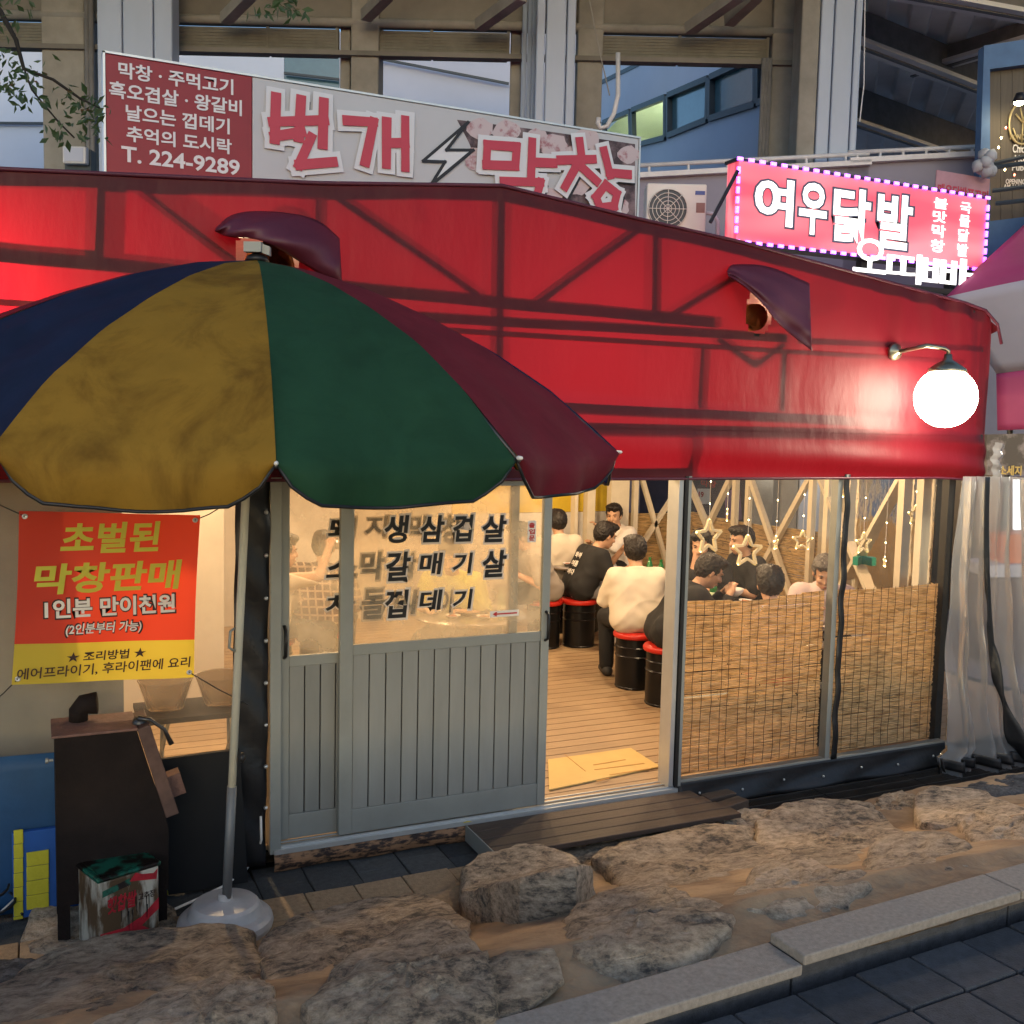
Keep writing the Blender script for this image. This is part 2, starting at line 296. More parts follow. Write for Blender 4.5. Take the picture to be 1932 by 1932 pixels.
# boulders: outline (pixels), height, grey?
stones = [
 ([(-60, 1900), (60, 1850), (150, 1805), (250, 1787), (400, 1772), (468, 1790), (495, 1828), (480, 1858), (400, 1905), (300, 1930), (100, 1975), (-60, 1985)], .13, 0),
 ([(-60, 1812), (60, 1800), (180, 1788), (205, 1800), (130, 1832), (40, 1880), (-60, 1895)], .07, 1),
 ([(150, 1945), (300, 1902), (420, 1862), (500, 1870), (522, 1890), (500, 1935), (400, 1995), (170, 1995)], .10, 0),
 ([(500, 1795), (565, 1765), (690, 1737), (800, 1725), (880, 1745), (868, 1772), (770, 1790), (650, 1842), (560, 1872), (512, 1852), (490, 1815)], .12, 0),
 ([(575, 1880), (640, 1832), (760, 1780), (840, 1767), (905, 1790), (945, 1822), (900, 1852), (800, 1882), (700, 1902), (600, 1903)], .12, 0),
 ([(868, 1655), (935, 1622), (1020, 1607), (1090, 1640), (1118, 1682), (1080, 1712), (980, 1727), (880, 1718)], .17, 0),
 ([(1010, 1618), (1080, 1590), (1200, 1568), (1262, 1580), (1190, 1615), (1120, 1645), (1060, 1625)], .07, 0),
 ([(1120, 1632), (1200, 1602), (1320, 1570), (1400, 1580), (1455, 1612), (1465, 1642), (1380, 1682), (1290, 1693), (1200, 1682), (1148, 1655)], .12, 0),
 ([(1060, 1742), (1130, 1712), (1230, 1692), (1340, 1700), (1385, 1712), (1290, 1752), (1180, 1773), (1080, 1773)], .08, 0),
 ([(1280, 1562), (1320, 1546), (1420, 1520), (1470, 1530), (1505, 1550), (1440, 1582), (1320, 1578)], .08, 0),
 ([(1430, 1562), (1480, 1526), (1560, 1525), (1660, 1545), (1735, 1572), (1700, 1592), (1560, 1612), (1450, 1614)], .13, 0),
 ([(1515, 1515), (1545, 1507), (1640, 1518), (1642, 1535), (1560, 1537), (1520, 1530)], .06, 0),
 ([(1645, 1505), (1700, 1490), (1742, 1510), (1732, 1527), (1655, 1527)], .08, 0),
 ([(1728, 1525), (1760, 1506), (1860, 1515), (1940, 1528), (1990, 1550), (1935, 1570), (1840, 1572), (1810, 1557), (1740, 1562)], .11, 0),
 ([(1628, 1622), (1680, 1596), (1780, 1582), (1852, 1600), (1820, 1622), (1740, 1634), (1650, 1643)], .07, 0),
 ([(1378, 1692), (1430, 1652), (1500, 1636), (1600, 1646), (1665, 1642), (1600, 1672), (1500, 1693), (1405, 1703)], .08, 0),
 ([(1808, 1567), (1870, 1562), (1960, 1542), (1995, 1560), (1930, 1592), (1860, 1594)], .08, 0),
 ([(1785, 1492), (1850, 1470), (1935, 1458), (1990, 1480), (1900, 1502), (1820, 1508)], .09, 1),
 ([(40, 1765), (78, 1712), (170, 1698), (255, 1710), (245, 1762), (150, 1790), (60, 1790)], .09, 0),
 ([(255, 1720), (300, 1690), (330, 1720), (335, 1760), (290, 1775)], .06, 0),
 ([(60, 1985), (220, 1960), (330, 1955), (420, 1985), (380, 2030), (100, 2040)], .08, 0),
 ([(1470, 1655), (1500, 1618), (1600, 1612), (1640, 1622), (1560, 1640)], .02, 0),
 ([(880, 1830), (960, 1800), (1040, 1790), (1060, 1805), (980, 1835), (900, 1850)], .02, 0),
]
def rnoise(P, seed, s):
    rs = np.random.RandomState(seed); o = np.zeros(len(P))
    for k in range(7):
        fq = s*(1.7**k); d = rs.normal(size=(3, 3)); ph = rs.uniform(0, 6.28, 3)
        o += (np.sin(P@d[0]*fq+ph[0]+1.3*np.sin(P@d[1]*fq*.7+ph[1])))*(.62**k)
    return o
for si, (poly, h, gr) in enumerate(stones):
    h *= .40
    base = np.array([Wb(x, y, h*.55)[:2] for x, y in poly]); base = base.mean(0)+(base-base.mean(0))*1.05; n = len(base); K = 72
    t = np.linspace(0, n, K, endpoint=False); i0 = t.astype(int); fr = (t-i0)[:, None]
    p0, p1, p2, p3 = (base[(i0+k) % n] for k in (-1, 0, 1, 2))
    ring = .5*((2*p1)+(-p0+p2)*fr+(2*p0-5*p1+4*p2-p3)*fr**2+(-p0+3*p1-3*p2+p3)*fr**3)
    ring = .35*ring+.65*(p1*(1-fr)+p2*fr)
    ce = ring.mean(0); zc = zb(ce[1])
    V = []
    prof = ([(1.01, -1.2), (1.01, -.3), (1.0, .25), (.985, .62), (.955, .84), (.89, .93), (.80, .97)] if si in (5, 13, 10, 11, 18, 3, 7) else [(1.02, -1.2), (1.01, -.3), (.985, .25), (.945, .55), (.89, .72), (.83, .84), (.75, .92)])+[(.68, .95), (.57, 1.0), (.46, 1.02), (.35, 1.03), (.23, 1.04), (.11, 1.04)]
    for sc_, hz in prof:
        for q in ring:
            xy = ce+(q-ce)*sc_; V.append((xy[0], xy[1], zb(xy[1])*(.7)+zc*.3+h*hz))
    V.append((ce[0], ce[1], zc+h*1.04)); V = np.array(V)
    hs_ = 1.9 if si == 5 else 1.0; V[:, 2] = zc+(V[:, 2]-zc)*hs_ if hs_ > 1 else V[:, 2]
    lump = rnoise(V, si, 5.)*.011+rnoise(V, si+50, 22.)*.006-np.abs(rnoise(V, si+90, 9.))*.009+rnoise(V, si+20, 60.)*.0022
    cdir = V-np.array([ce[0], ce[1], zc-.25]); cdir /= np.linalg.norm(cdir, axis=1)[:, None]
    cdir[:, :2] *= .8; V = V+cdir*lump[:, None]*min(1, h/.035)
    f = [(r*K+j, r*K+(j+1) % K, (r+1)*K+(j+1) % K, (r+1)*K+j) for r in range(len(prof)-1) for j in range(K)]
    f += [((len(prof)-1)*K+j, (len(prof)-1)*K+(j+1) % K, len(V)-1) for j in range(K)]
    autosmooth(mesh('stone', V, f, m_stone_grey if gr else m_stone, bank), 32)
# plank step in front of the door
st = thing('door_step', 'low dark timber step of planks in front of the open doorway', 'step', (2.8, 4.75, ZG))
ys = np.linspace(4.535, 4.955, 5)
for i in range(4):
    q = B(); q.box(2.08+.004*(i % 2), 3.53+[.06, .03, .015, .0][i], ys[i]+.003, ys[i+1]-.003, -.05, -.022); bevel(q.build('plank', m_plank, st), .004)
q = B(); q.box(2.10, 2.135, 4.54, 4.95, ZG, -.0505); q.box(3.44, 3.475, 4.54, 4.95, ZG, -.0505); q.build('bearer', m_plank, st)
q = B(); q.box(2.075, 2.0815, 4.53, 4.955, ZG+.01, -.022); q.build('end_board', m_alu, st)
lf = B(); p = Wz(882, 1553, -.016); lf.sheet(lambda u, v: (p[0]+(u-.5)*.05, p[1]+(v-.5)*.024*math.sin(math.pi*min(.97, max(.03, u))), p[2]+.004+.006*math.sin(u*3)), 8, 2)
tag(lf.build('fallen_leaf', M('yellow_leaf', (.5, .42, .03), .5), None, True), 'single yellow fallen leaf at the corner of the plank step', 'leaf')
for i, (px, py, rz) in enumerate([(1305, 1492, .3), (1355, 1500, .1), (1380, 1515, .25)]):
    q = B(); p = Wz(px, py, ZG+.05); c, s_ = math.cos(rz), math.sin(rz); q.obox((p[0], p[1], ZG+.03), (.11*c, .11*s_, 0), (-.045*s_, .045*c, 0), (0, 0, .03))
    tag(bevel(q.build('loose_plank', m_plank), .005), ['short loose plank end tucked against the door jamb foot', 'short loose plank end between step and grating, middle of three', 'short loose plank end lying closest to the boulders'][i], 'plank', 'loose planks by the step')
q = B(); p = Wz(945, 1612, ZG+.04); q.obox(p, (.035, .02, 0), (-.018, .03, 0), (0, 0, .035)); tag(bevel(q.build('timber_block', m_plank), .004), 'small timber block under the front edge of the plank step', 'block')
# drain grating
gr = thing('drain_grating', 'long dark steel drain grating at the foot of the reed blinds', 'grating', (4.8, 4.75, ZG))
for k in range(4):
    x0 = 3.68+k*.76
    q = B()
    for y in (4.60, 4.70, 4.80, 4.895): q.box(x0, x0+.745, y-.004, y+.004, ZG-.03, ZG+.002)
    for i in range(48): q.box(x0+.004+i*.0157, x0+.0085+i*.0157, 4.604, 4.891, ZG-.02, ZG-.002)
    q.build('grate_panel', m_steel, gr)
q = B(); q.box(3.6, 6.8, 4.58, 4.93, ZG-.11, ZG-.10); q.build('channel', m_joint, gr)
# base of the tent: threshold and black skirting
q = B()
def skf(u, v):
    x = 3.46+u*2.25; return (x, 4.985-.05*v*v-.012*math.sin(x*9+v*5)*v, .02-v*.15)
q.sheet(skf, 60, 8); skt = q.build('tarp_skirt', m_black, None, True); solid(skt, .004)
tag(skt, 'black tarpaulin skirt with studs along the foot of the reed blinds', 'tarpaulin')
for i in range(7):
    q = B(); x = 3.6+i*.32; q.lathe((x, 4.955, -.05-.02*(i % 2)), [(.008, 0), (.006, .006), (.001, .008)], 8, (0, -1, 0)); q.build('stud', m_alu_b, skt)
q = B()
def bhf(u, v):
    x = 1.05+u*1.1; return (x, 4.985-.02*math.sin(v*3)-.01*math.sin(x*13), -.02-v*.10)
q.sheet(bhf, 40, 6); tag(q.build('floor_edge_board', M('burnt_edge', (.30, .16, .08), .7, col2=(.03, .018, .014), thr=.5, soft=.12, scale=14, var=.2, stretch=(1, 1, 3))), 'scorched brown board edge below the sliding door track', 'board')
# tent floor of deck boards
fl = mesh('floor', [(-2.2, 5.03, -.035), (7.6, 5.03, -.035), (7.6, 10.8, -.035), (-2.2, 10.8, -.035)], [(0, 1, 2, 3)], m_joint); struct(fl)
q = B(); q.box(-4.8, 4.8, -.0565, .0565, -.012, .012); db = q.build('deck_board', m_deck, fl); first = True
for j in range(46):
    y = 5.09+j*.123
    if first: o = db; first = False
    else: o = db.copy(); COL.objects.link(o)
    o.location = Vector((2.6+random.uniform(-.05, .05), y, -.012))-wloc(fl)
# flattened carton at the doorway
m_card = M('cardboard', (.62, .44, .16), .75, var=.06); m_cardp = M('cardboard_print', (.50, .27, .08), .8)
card = thing('flattened_carton', 'flattened cardboard carton with faint print lying inside the doorway', 'cardboard', (3.1, 5.3, .003))
cq = [Wz(1036, 1492, .004), Wz(1245, 1448, .004), Wz(1190, 1413, .004), Wz(1034, 1435, .004)]
q = B(); q.prism([a for a in cq], (0, 0, .008)); q.build('flap', m_card, card)
q = B()
for a, b_ in (((1065, 1423), (1105, 1455)), ((1120, 1443), (1180, 1433)), ((1122, 1452), (1215, 1440)), ((1125, 1474), (1150, 1468)), ((1150, 1462), (1225, 1450))):
    q.beam(Wz(*a, .0135), Wz(*b_, .0135), .012 if a[0] > 1070 else .004, .0012)
q.build('print', m_cardp, card)
# ================================================================== the red tent
YF = 4.98
m_red = MT('red_tarpaulin', (.12, .003, .011), (.19, .0026, .010), .5, .52, bump=.8, bscale=5, stretch=(1.0, 1, .4), spec=.55, scale=1.2, var=.25)
m_redflap = MT('maroon_flap', (.10, .018, .035), (.35, .03, .05), .15, .5, bump=.3, bscale=9)
m_frame = M('tent_steel_tube', (.03, .028, .026), .5, metal=.4)
m_white_alu = M('cream_tube', (.62, .55, .42), .45, metal=.1, var=.08)
tent = thing('red_tent', 'large red tarpaulin restaurant tent with a gabled front glowing from inside', 'tent', (2.5, 7.5, 0))
top = [(-2.4, 3.02), (-.12, 3.17), (.3, 3.2), (1.25, 3.27), (2.22, 3.37), (3.07, 3.285), (3.76, 3.225), (5.11, 3.06), (5.60, 3.0), (5.78, 2.965), (5.90, 2.88), (5.95, 2.75)]
tx = [a for a, _ in top]; tz = [b_ for _, b_ in top]
def ztop(x): return float(np.interp(x, tx, tz))
ZH = 1.845
def ffront(u, v):
    x = -2.4+u*8.43; zt = ztop(min(x, 5.95)); 
    z = ZH+(zt-ZH)*v-.03*max(0, (x-5.5)/.5)*(1-v)
    y = YF+.005*math.sin(x*3.1+1.)*math.sin(v*3.1)+.003*math.sin(x*7.7+z*3)
    if v < .32:                                   # loose skirt below the second rail: long soft horizontal folds
        s_ = v/.32; y -= .022*math.sin(s_*math.pi)+.018*math.sin(s_*12+x*.9)*(1-s_)*(.3+.7*min(1, max(0, (x-3)/2)))
    if x > 4.4 and v > .55: y -= .014*math.sin(x*23+z*4)*((v-.55)/.45)*min(1, (x-4.4))
    if x > 5.72: y += (x-5.72)**2*1.6
    return (x, y, z)
# holes for the two exhaust ducts are cut out of the sheet
holes = [(Wy(1432, 590, YF), .10), (Wy(505, 492, YF), .15)]
q = B(); q.sheet(ffront, 400, 66)
V = np.array(q.v); keep = []
for f in q.f:
    c = V[list(f)].mean(0)
    if not any(((c[0]-h[0])/1.0)**2+((c[2]-h[2])/1.35)**2 < r*r for h, r in holes): keep.append(f)
front = mesh('front_gable', V, keep, m_red, tent, True)
q = B()
q.tube([(x, YF-.004, z+.003) for x, z in top], .010, 8); q.build('top_hem', m_redflap, tent, True)
q = B(); q.tube([(-2.4+8.4*i/60, ffront(i/60*8.4/8.43, 0)[1]-.002, ffront(i/60*8.4/8.43, 0)[2]) for i in range(61)], .009, 6); q.build('bottom_hem', m_redflap, tent, True)
for zz_ in (2.60, 2.13):
    q = B(); q.sheet(lambda u, v: (lambda p: (p[0], p[1]-.004, p[2]))(ffront(.02+u*.93, (zz_+v*.028-ZH)/(ztop(min(-2.4+(.02+u*.93)*8.43, 5.95))-ZH))), 160, 2); q.build('seam', m_red, tent, True)
# roof and the closed rear walls
def froof(u, v):
    x = -2.4+u*(8.36+min(1.4, v*5.9*.54)); return (x, YF+.02+v*5.9, ztop(min(x, 5.9))-.012-.0*v-(max(0, x-5.9)*.25))
q = B(); q.sheet(froof, 60, 12); q.build('roof_sheet', m_red, tent, True)
m_liner = M('cream_liner', (.62, .56, .46), .8, var=.08)
# truss right behind the cloth: shows through as dark bands
YT = YF+.032
def bar(a, c, w=.05):
    q = B(); q.beam((a[0], YT, a[1]), (c[0], YT, c[1]), .035, w, up=(0, -1, 0) if False else (0, 0, 1)); return q.build('truss_bar', m_frame, tent)
def barP(a, c, w=.05):
    A = Wy(*a, YT); C = Wy(*c, YT); d = nrm(C-A); n_ = np.array([-d[2], 0, d[0]]); q = B(); q.obox((A+C)/2, (C-A)/2, n_*w/2, (0, .018, 0)); return q.build('truss_bar', m_frame, tent)
for i in range(len(top)-3): 
    a, c = top[i], top[i+1]; barq = B(); barq.beam((a[0], YT, a[1]-.05), (c[0], YT, c[1]-.05), .035, .06); barq.build('truss_bar', m_frame, tent)
for a, c, w_ in [((-60, 480), (1345, 612), .055), ((600, 590), (1480, 640), .045), ((940, 762), (1760, 800), .05), ((860, 800), (1850, 826), .045),
                 ((188, 335), (183, 505), .06), ((602, 352), (598, 560), .05), ((943, 358), (938, 700), .05), ((1232, 432), (1230, 600), .05),
                 ((230, 340), (440, 500), .035), ((610, 360), (900, 560), .035), ((1210, 430), (1010, 575), .035), ((1390, 520), (1240, 610), .035),
                 ((1320, 655), (1314, 770), .045), ((1475, 665), (1470, 775), .04), ((1345, 640), (1420, 690), .04), ((1420, 690), (1475, 650), .03),
                 ((1300, 810), (1296, 900), .05), ((1500, 645), (1850, 660), .03)]: barP(a, c, w_)
# tent posts (uprights inside)
for x, y in ((-2.3, 5.06), (5.7, 5.12), (7.4, 10.6), (-2.3, 10.6)):
    q = B(); q.box(x-.03, x+.03, y-.03, y+.03, 0, 2.9); q.build('post', m_frame, tent)
# exhaust ducts and their rain flaps
m_rust = M('orange_primer', (.55, .16, .05), .5, metal=.2, var=.35, scale=14)
for (h, r), nm in zip(holes, 'ab'):
    q = B(); c = np.array(h)+[.02, .06, -.02]; q.lathe(c, [(r*.80, 0), (r*.80, .30), (r*.72, .30), (r*.72, 0), (r*.80, 0)], 28, (.25, 1, .05)); q.build('exhaust_duct', m_rust, tent, True)
    q = B(); q.lathe(c+[0, .16, 0], [(r*.30, 0), (r*.30, .05), (.01, .06)], 16, (0, -1, 0)); q.build('fan_hub', m_black, tent, True)
def flap(outline, out, nm='flap'):
    """cloth flap: top edge on the tent, lower edge standing off it; grid between two pixel polylines"""
    a, b_ = outline
    def chai(pl):
        for _ in range(3): pl = [pl[0]]+[p for i in range(len(pl)-1) for p in ((pl[i][0]*.75+pl[i+1][0]*.25, pl[i][1]*.75+pl[i+1][1]*.25), (pl[i][0]*.25+pl[i+1][0]*.75, pl[i][1]*.25+pl[i+1][1]*.75))]+[pl[-1]]
        return pl
    a, b_ = chai(a), chai(b_)
    def ip(pl, u):
        t = u*(len(pl)-1); i = min(int(t), len(pl)-2); f = t-i; return (pl[i][0]*(1-f)+pl[i+1][0]*f, pl[i][1]*(1-f)+pl[i+1][1]*f)
    def fn(u, v):
        p, r_ = ip(a, u), ip(b_, u); x, y = p[0]*(1-v)+r_[0]*v, p[1]*(1-v)+r_[1]*v
        o_ = out(u, v)
        P = Wy(x, y, YF-.02-o_); return P
    q = B(); q.sheet(fn, 28, 16); o = q.build(nm, m_redflap, tent, True); solid(o, .004); return o
flap(([(1372, 512), (1376, 503), (1386, 498), (1450, 500), (1527, 535)], [(1374, 522), (1402, 538), (1440, 572), (1468, 612), (1532, 662)]), lambda u, v: .16*math.sin(min(1, v*1.2)*1.6)*(.35+.65*min(1, u*1.6))+.018*math.sin(u*17+v*4)*v+.008*math.sin(u*7-v*15))
flap(([(408, 430), (440, 400), (520, 398), (600, 412), (640, 450)], [(406, 436), (430, 448), (495, 450), (560, 490), (645, 542)]), lambda u, v: .20*math.sin(v*2.2)*(.3+.7*math.sin(u*2.6))+.03*math.sin(u*9+v*3)*v+.012*math.sin(u*23+v*8))
# ---- black strip, clear vinyl wall on the left, its interior
m_vinyl = MG('clear_vinyl', (.97, .95, .9), .16, (.75, .7, .6), .10, .12, .35, 3, (1, 1, .4), dirt=.5)
m_vinyl_c = MG('curtain_vinyl', (.92, .93, .93), .36, (.70, .73, .75), .24, .10, .7, 9, (1, 1, .35))
q = B(); q.sheet(lambda u, v: (-2.4+u*3.29, 5.0+.01*math.sin(u*31+v*3), .03+v*1.83), 60, 10)
vw = tag(q.build('vinyl_wall', m_vinyl, None, True), 'clear vinyl wall sheet lit from inside, left of the sliding doors', 'vinyl sheet')
q = B(); q.sheet(lambda u, v: (.865+u*.165-.02*(1-v), 4.985+.012*math.sin(v*37+u*4)+.01*math.sin(v*13), -.08+v*1.94), 5, 60)
bs = q.build('black_strip', m_black, None, True); solid(bs, .004); tag(bs, 'black tarpaulin strip with metal studs beside the sliding doors', 'tarpaulin')
for i in range(8):
    z = .22+i*.21; q = B(); q.lathe((1.008, 4.97, z), [(.011, 0), (.008, .008), (.001, .011)], 10, (0, -1, 0)); q.build('stud', m_alu_b, bs, True)
# ---- door frame
df = thing('door_frame', 'weathered aluminium frame around the sliding doors and the open doorway', 'door frame', (2.25, 5.02, 0))
q = B(); q.box(1.03, 1.085, 4.975, 5.10, -.03, 1.86); bevel(q.build('jamb', m_alu, df), .004)
q = B(); q.box(3.395, 3.425, 4.985, 5.10, 0, 1.86); q.build('jamb', m_alu_b, df)
q = B(); q.box(3.43, 3.452, 4.972, 5.085, 0, 1.86); q.build('jamb', m_frame, df)
q = B(); q.box(3.456, 3.478, 4.98, 5.09, 0, 1.86); q.build('jamb', m_alu, df)
q = B(); q.box(1.03, 3.48, 4.985, 5.11, 1.86, 1.91); q.build('head', m_alu, df)
q = B(); q.box(1.05, 3.45, 4.965, 5.11, -.03, -.006); q.box(1.09, 3.43, 4.985, 4.992, -.006, .006); q.box(1.09, 3.43, 5.035, 5.042, -.006, .006); q.box(1.09, 3.43, 5.08, 5.087, -.006, .006); q.build('track', m_alu_b, df)
# ---- sliding doors
m_glass = MG('door_glass', (.98, .95, .90), .26, (.90, .80, .62), .12, .04, dirt=.6)
m_ink = M('black_vinyl_letter', (.008, .007, .007), .5, var=0); m_edge = M('pale_letter_border', (.70, .60, .50), .6, var=0)
m_slat = M('grey_door_slat', (.245, .25, .23), .5, metal=.15, var=.2, scale=3, rnd=.05, stretch=(1, 1, .2))
def door(label, x0, x1, y0, y1, xin0, xin1, zr0, zr1, nsl):
    d = thing('sliding_door', label, 'door', ((x0+x1)/2, (y0+y1)/2, 0))
    q = B(); q.box(x0, xin0, y0, y1, .008, 1.855); bevel(q.build('stile', m_alu, d), .004)
    q = B(); q.box(xin1, x1, y0, y1, .008, 1.855); bevel(q.build('stile', m_alu, d), .004)
    q = B(); q.box(xin0, xin1, y0+.004, y1-.004, .008, .135); bevel(q.build('bottom_rail', m_alu, d), .003)
    q = B(); q.box(xin0, xin1, y0+.004, y1-.004, zr0, zr1); bevel(q.build('middle_rail', m_alu, d), .003)
    q = B(); q.box(xin0, xin1, y0+.004, y1-.004, 1.81, 1.855); q.build('top_rail', m_alu, d)
    wd = (xin1-xin0)/nsl; q = B(); q.box(-wd/2+.003, wd/2-.003, -.006, .006, -(zr0-.135)/2, (zr0-.135)/2); s0 = q.build('slat', m_slat, d); bevel(s0, .003)
    for i in range(nsl):
        o = s0 if i == 0 else s0.copy()
        if i: COL.objects.link(o)
        o.location = Vector((xin0+(i+.5)*wd, y0+.016, (zr0+.135)/2))-wloc(d)
    q = B(); q.box(xin0, xin1, y0+.025, y0+.031, .135, zr0); q.build('backing_panel', m_frame, d)
    q = B(); q.box(xin0, xin1, (y0+y1)/2-.002, (y0+y1)/2+.002, zr1, 1.81); pn = q.build('pane', m_glass, d)
    return d, pn
dB, pB_ = door('rear sliding door, half hidden, with lettering behind the front door', 1.09, 2.40, 5.046, 5.078, 1.14, 2.35, .90, .955, 15)
dA, pA_ = door('front sliding door with pork menu lettering on the glass and grey slats', 1.385, 2.575, 4.996, 5.03, 1.455, 2.525, .945, 1.0, 12)
YL = 4.996+.0135
for rows, dd, yl in (
  ((('생', 725, 1025, 772, 972), ('삼', 793, 1023, 839, 972), ('겹', 855, 1022, 893, 971), ('살', 910, 1023, 956, 972), ('갈', 728, 1096, 775, 1041), ('매', 791, 1084, 836, 1043), ('기', 854, 1082, 892, 1043), ('살', 910, 1089, 956, 1038), ('껍', 726, 1166, 771, 1113), ('데', 791, 1152, 835, 1113), ('기', 854, 1149, 892, 1112)), pA_, YL),
  ((('돼', 619, 1019, 672, 977), ('지', 689, 1013, 732, 974), ('막', 772, 1020, 809, 973), ('창', 833, 1022, 872, 972), ('소', 615, 1089, 672, 1050), ('막', 680, 1094, 726, 1041), ('창', 750, 1092, 785, 1043), ('차', 614, 1157, 669, 1122), ('돌', 682, 1168, 726, 1111), ('박', 744, 1159, 794, 1113), ('이', 831, 1156, 854, 1113)), pB_, 5.046+.0135)):
    for ch, x0, y0, x1, y1 in rows:
        textP('letter', ch, ((x0-4, y0+4), (x1+4, y1-4)), yl, m_edge, dd, .055, .0005, shear=.1)
        textP('letter', ch, ((x0, y0), (x1, y1)), yl-.0015, m_ink, dd, .028, .0005, shear=.1)
m_white = M('white_sticker', (.75, .7, .62), .6, var=.04); m_redink = M('red_ink', (.45, .02, .02), .5, var=0)
a = Wy(924, 1165, YL); b_ = Wy(979, 1150, YL)
q = B(); q.box(a[0], b_[0], YL-.001, YL, a[2], b_[2]); q.build('arrow_sticker', m_white, pA_)
q = B(); zc = (a[2]+b_[2])/2; q.prism([(a[0]+.015, YL-.0025, zc), (a[0]+.04, YL-.0025, zc+.014), (a[0]+.04, YL-.0025, zc+.004), (b_[0]-.012, YL-.0025, zc+.004), (b_[0]-.012, YL-.0025, zc-.004), (a[0]+.04, YL-.0025, zc-.004), (a[0]+.04, YL-.0025, zc-.014)], (0, -.0005, 0)); q.build('arrow', m_redink, pA_)
a = Wy(995, 1023, YL); b_ = Wy(1012, 982, YL)
q = B(); q.box(a[0], b_[0], YL-.001, YL, a[2], b_[2]); q.build('entrance_sticker', m_white, pA_)
for k, ch in enumerate('출입문'): textP('letter', ch, ((998, 996+k*12), (1009, 986+k*12)), YL-.0015, m_redink, pA_, .04, .0004)
for xx, zz, dd, yy in ((2.552, 1.03, dA, 4.996), (1.115, 1.03, dB, 5.046)):
    q = B(); q.tube([(xx, yy, zz+.08), (xx, yy-.03, zz+.065), (xx, yy-.035, zz), (xx, yy-.03, zz-.065), (xx, yy, zz-.08)], .009, 8); q.build('handle', m_black, dd, True)
# ---- glazed bays with reed blinds on the right
fr = thing('vinyl_bay_frame', 'slim metal frame with clear vinyl holding the reed blinds', 'frame', (4.5, 5.05, 0))
for x in (4.625,):
    q = B(); q.box(x-.02, x+.018, 5.0, 5.06, .02, 1.86); q.build('post', m_alu, fr)
q = B(); q.sheet(lambda u, v: (4.645+u*.045+.006*math.sin(v*31), 4.985+.004*math.sin(v*47), .02+v*1.85), 2, 50); o = q.build('black_seam_strip', m_black, fr, True); solid(o, .004)
q = B(); q.box(3.478, 5.66, 4.99, 5.05, .0, .03); q.build('sill', m_alu, fr)
for x0, x1 in ((3.48, 4.605), (4.69, 5.62)):
    q = B(); q.sheet(lambda u, v: (x0+u*(x1-x0), 5.0+.006*math.sin(u*17+v*5), .03+v*1.82), 30, 14); q.build('vinyl_pane', MG('pane_vinyl', (.98, .97, .95), .03, (.7, .7, .7), .08, .06, .25, 4), fr, True)
m_reed = MT('reed', (.78, .60, .33), (.95, .72, .36), .45, .6, var=.5, bump=0, scale=30, stretch=(.35, .35, 3.2), col2=(.13, .075, .03), thr=.55, soft=.22)
m_cord = M('dark_cord', (.07, .045, .028), .8)
def reed_blind(label, A, C, z0, ztopf, cords, group=None, nz=.0105):
    """A, C: foot ends; reeds are thin uneven strips laid on each other, tied by upright cords"""
    A = np.array(A, float); C = np.array(C, float); d = nrm(C-A); L = np.linalg.norm(C-A); nn = np.array([-d[1], d[0], 0])
    t = thing('reed_blind', label, 'blind', ((A+C)/2)*[1, 1, 0]+[0, 0, z0], group)
    q = B(); zmax = max(ztopf(0), ztopf(.5), ztopf(1)); k = 0
    z = z0
    while z < zmax:
        s_ = random.uniform(-.05, .0)
        while s_ < 1:
            ln = random.uniform(.25, .6); u0 = max(0, s_); u1 = min(1, s_+ln); s_ += ln+random.uniform(.0, .01)
            if u1-u0 < .02 or z > ztopf((u0+u1)/2) or random.random() < .006: continue
            r_ = nz*random.uniform(.44, .60); sl = random.uniform(-.004, .004); ns = 3; bow = random.uniform(-.0035, .0035)
            off = random.uniform(-.004, .004); pts = []
            for i in range(ns+1):
                u = u0+(u1-u0)*i/ns; p = A+d*(u*L)+nn*off; pts.append((p[0], p[1], z+sl*(i/ns-.5)+bow*math.sin(math.pi*i/ns)-.012*math.sin(math.pi*u)*((z-z0)/(zmax-z0))))
            q.tube(pts, r_, 4, False)
        z += nz
    stuff(q.build('reeds', m_reed, t))
    q = B()
    for i in range(cords):
        u = (i+.5+random.uniform(-.15, .15))/cords; p = A+d*(u*L)-nn*.009; zt = ztopf(u)
        q.tube([(p[0]+random.uniform(-.006, .006), p[1], z0+(zt-z0)*k/10) for k in range(11)], .0020, 4)
    stuff(q.build('cords', m_cord, t)); return t
reed_blind('reed blind in the bay next to the open doorway', (3.49, 5.075, 0), (4.60, 5.075, 0), .04, lambda u: 1.105+.012*math.cos(u*6.28), 16)
reed_blind('reed blind in the bay next to the bunched vinyl curtain', (4.69, 5.075, 0), (5.60, 5.075, 0), .04, lambda u: 1.115+.02*abs(u-.5), 13)
# low rail inside, seen through the blinds
q = B(); q.beam((3.5, 5.14, .47), (5.6, 5.14, .47), .03, .035); tag(q.build('low_rail', m_alu), 'horizontal metal rail showing through the reed blinds', 'rail')
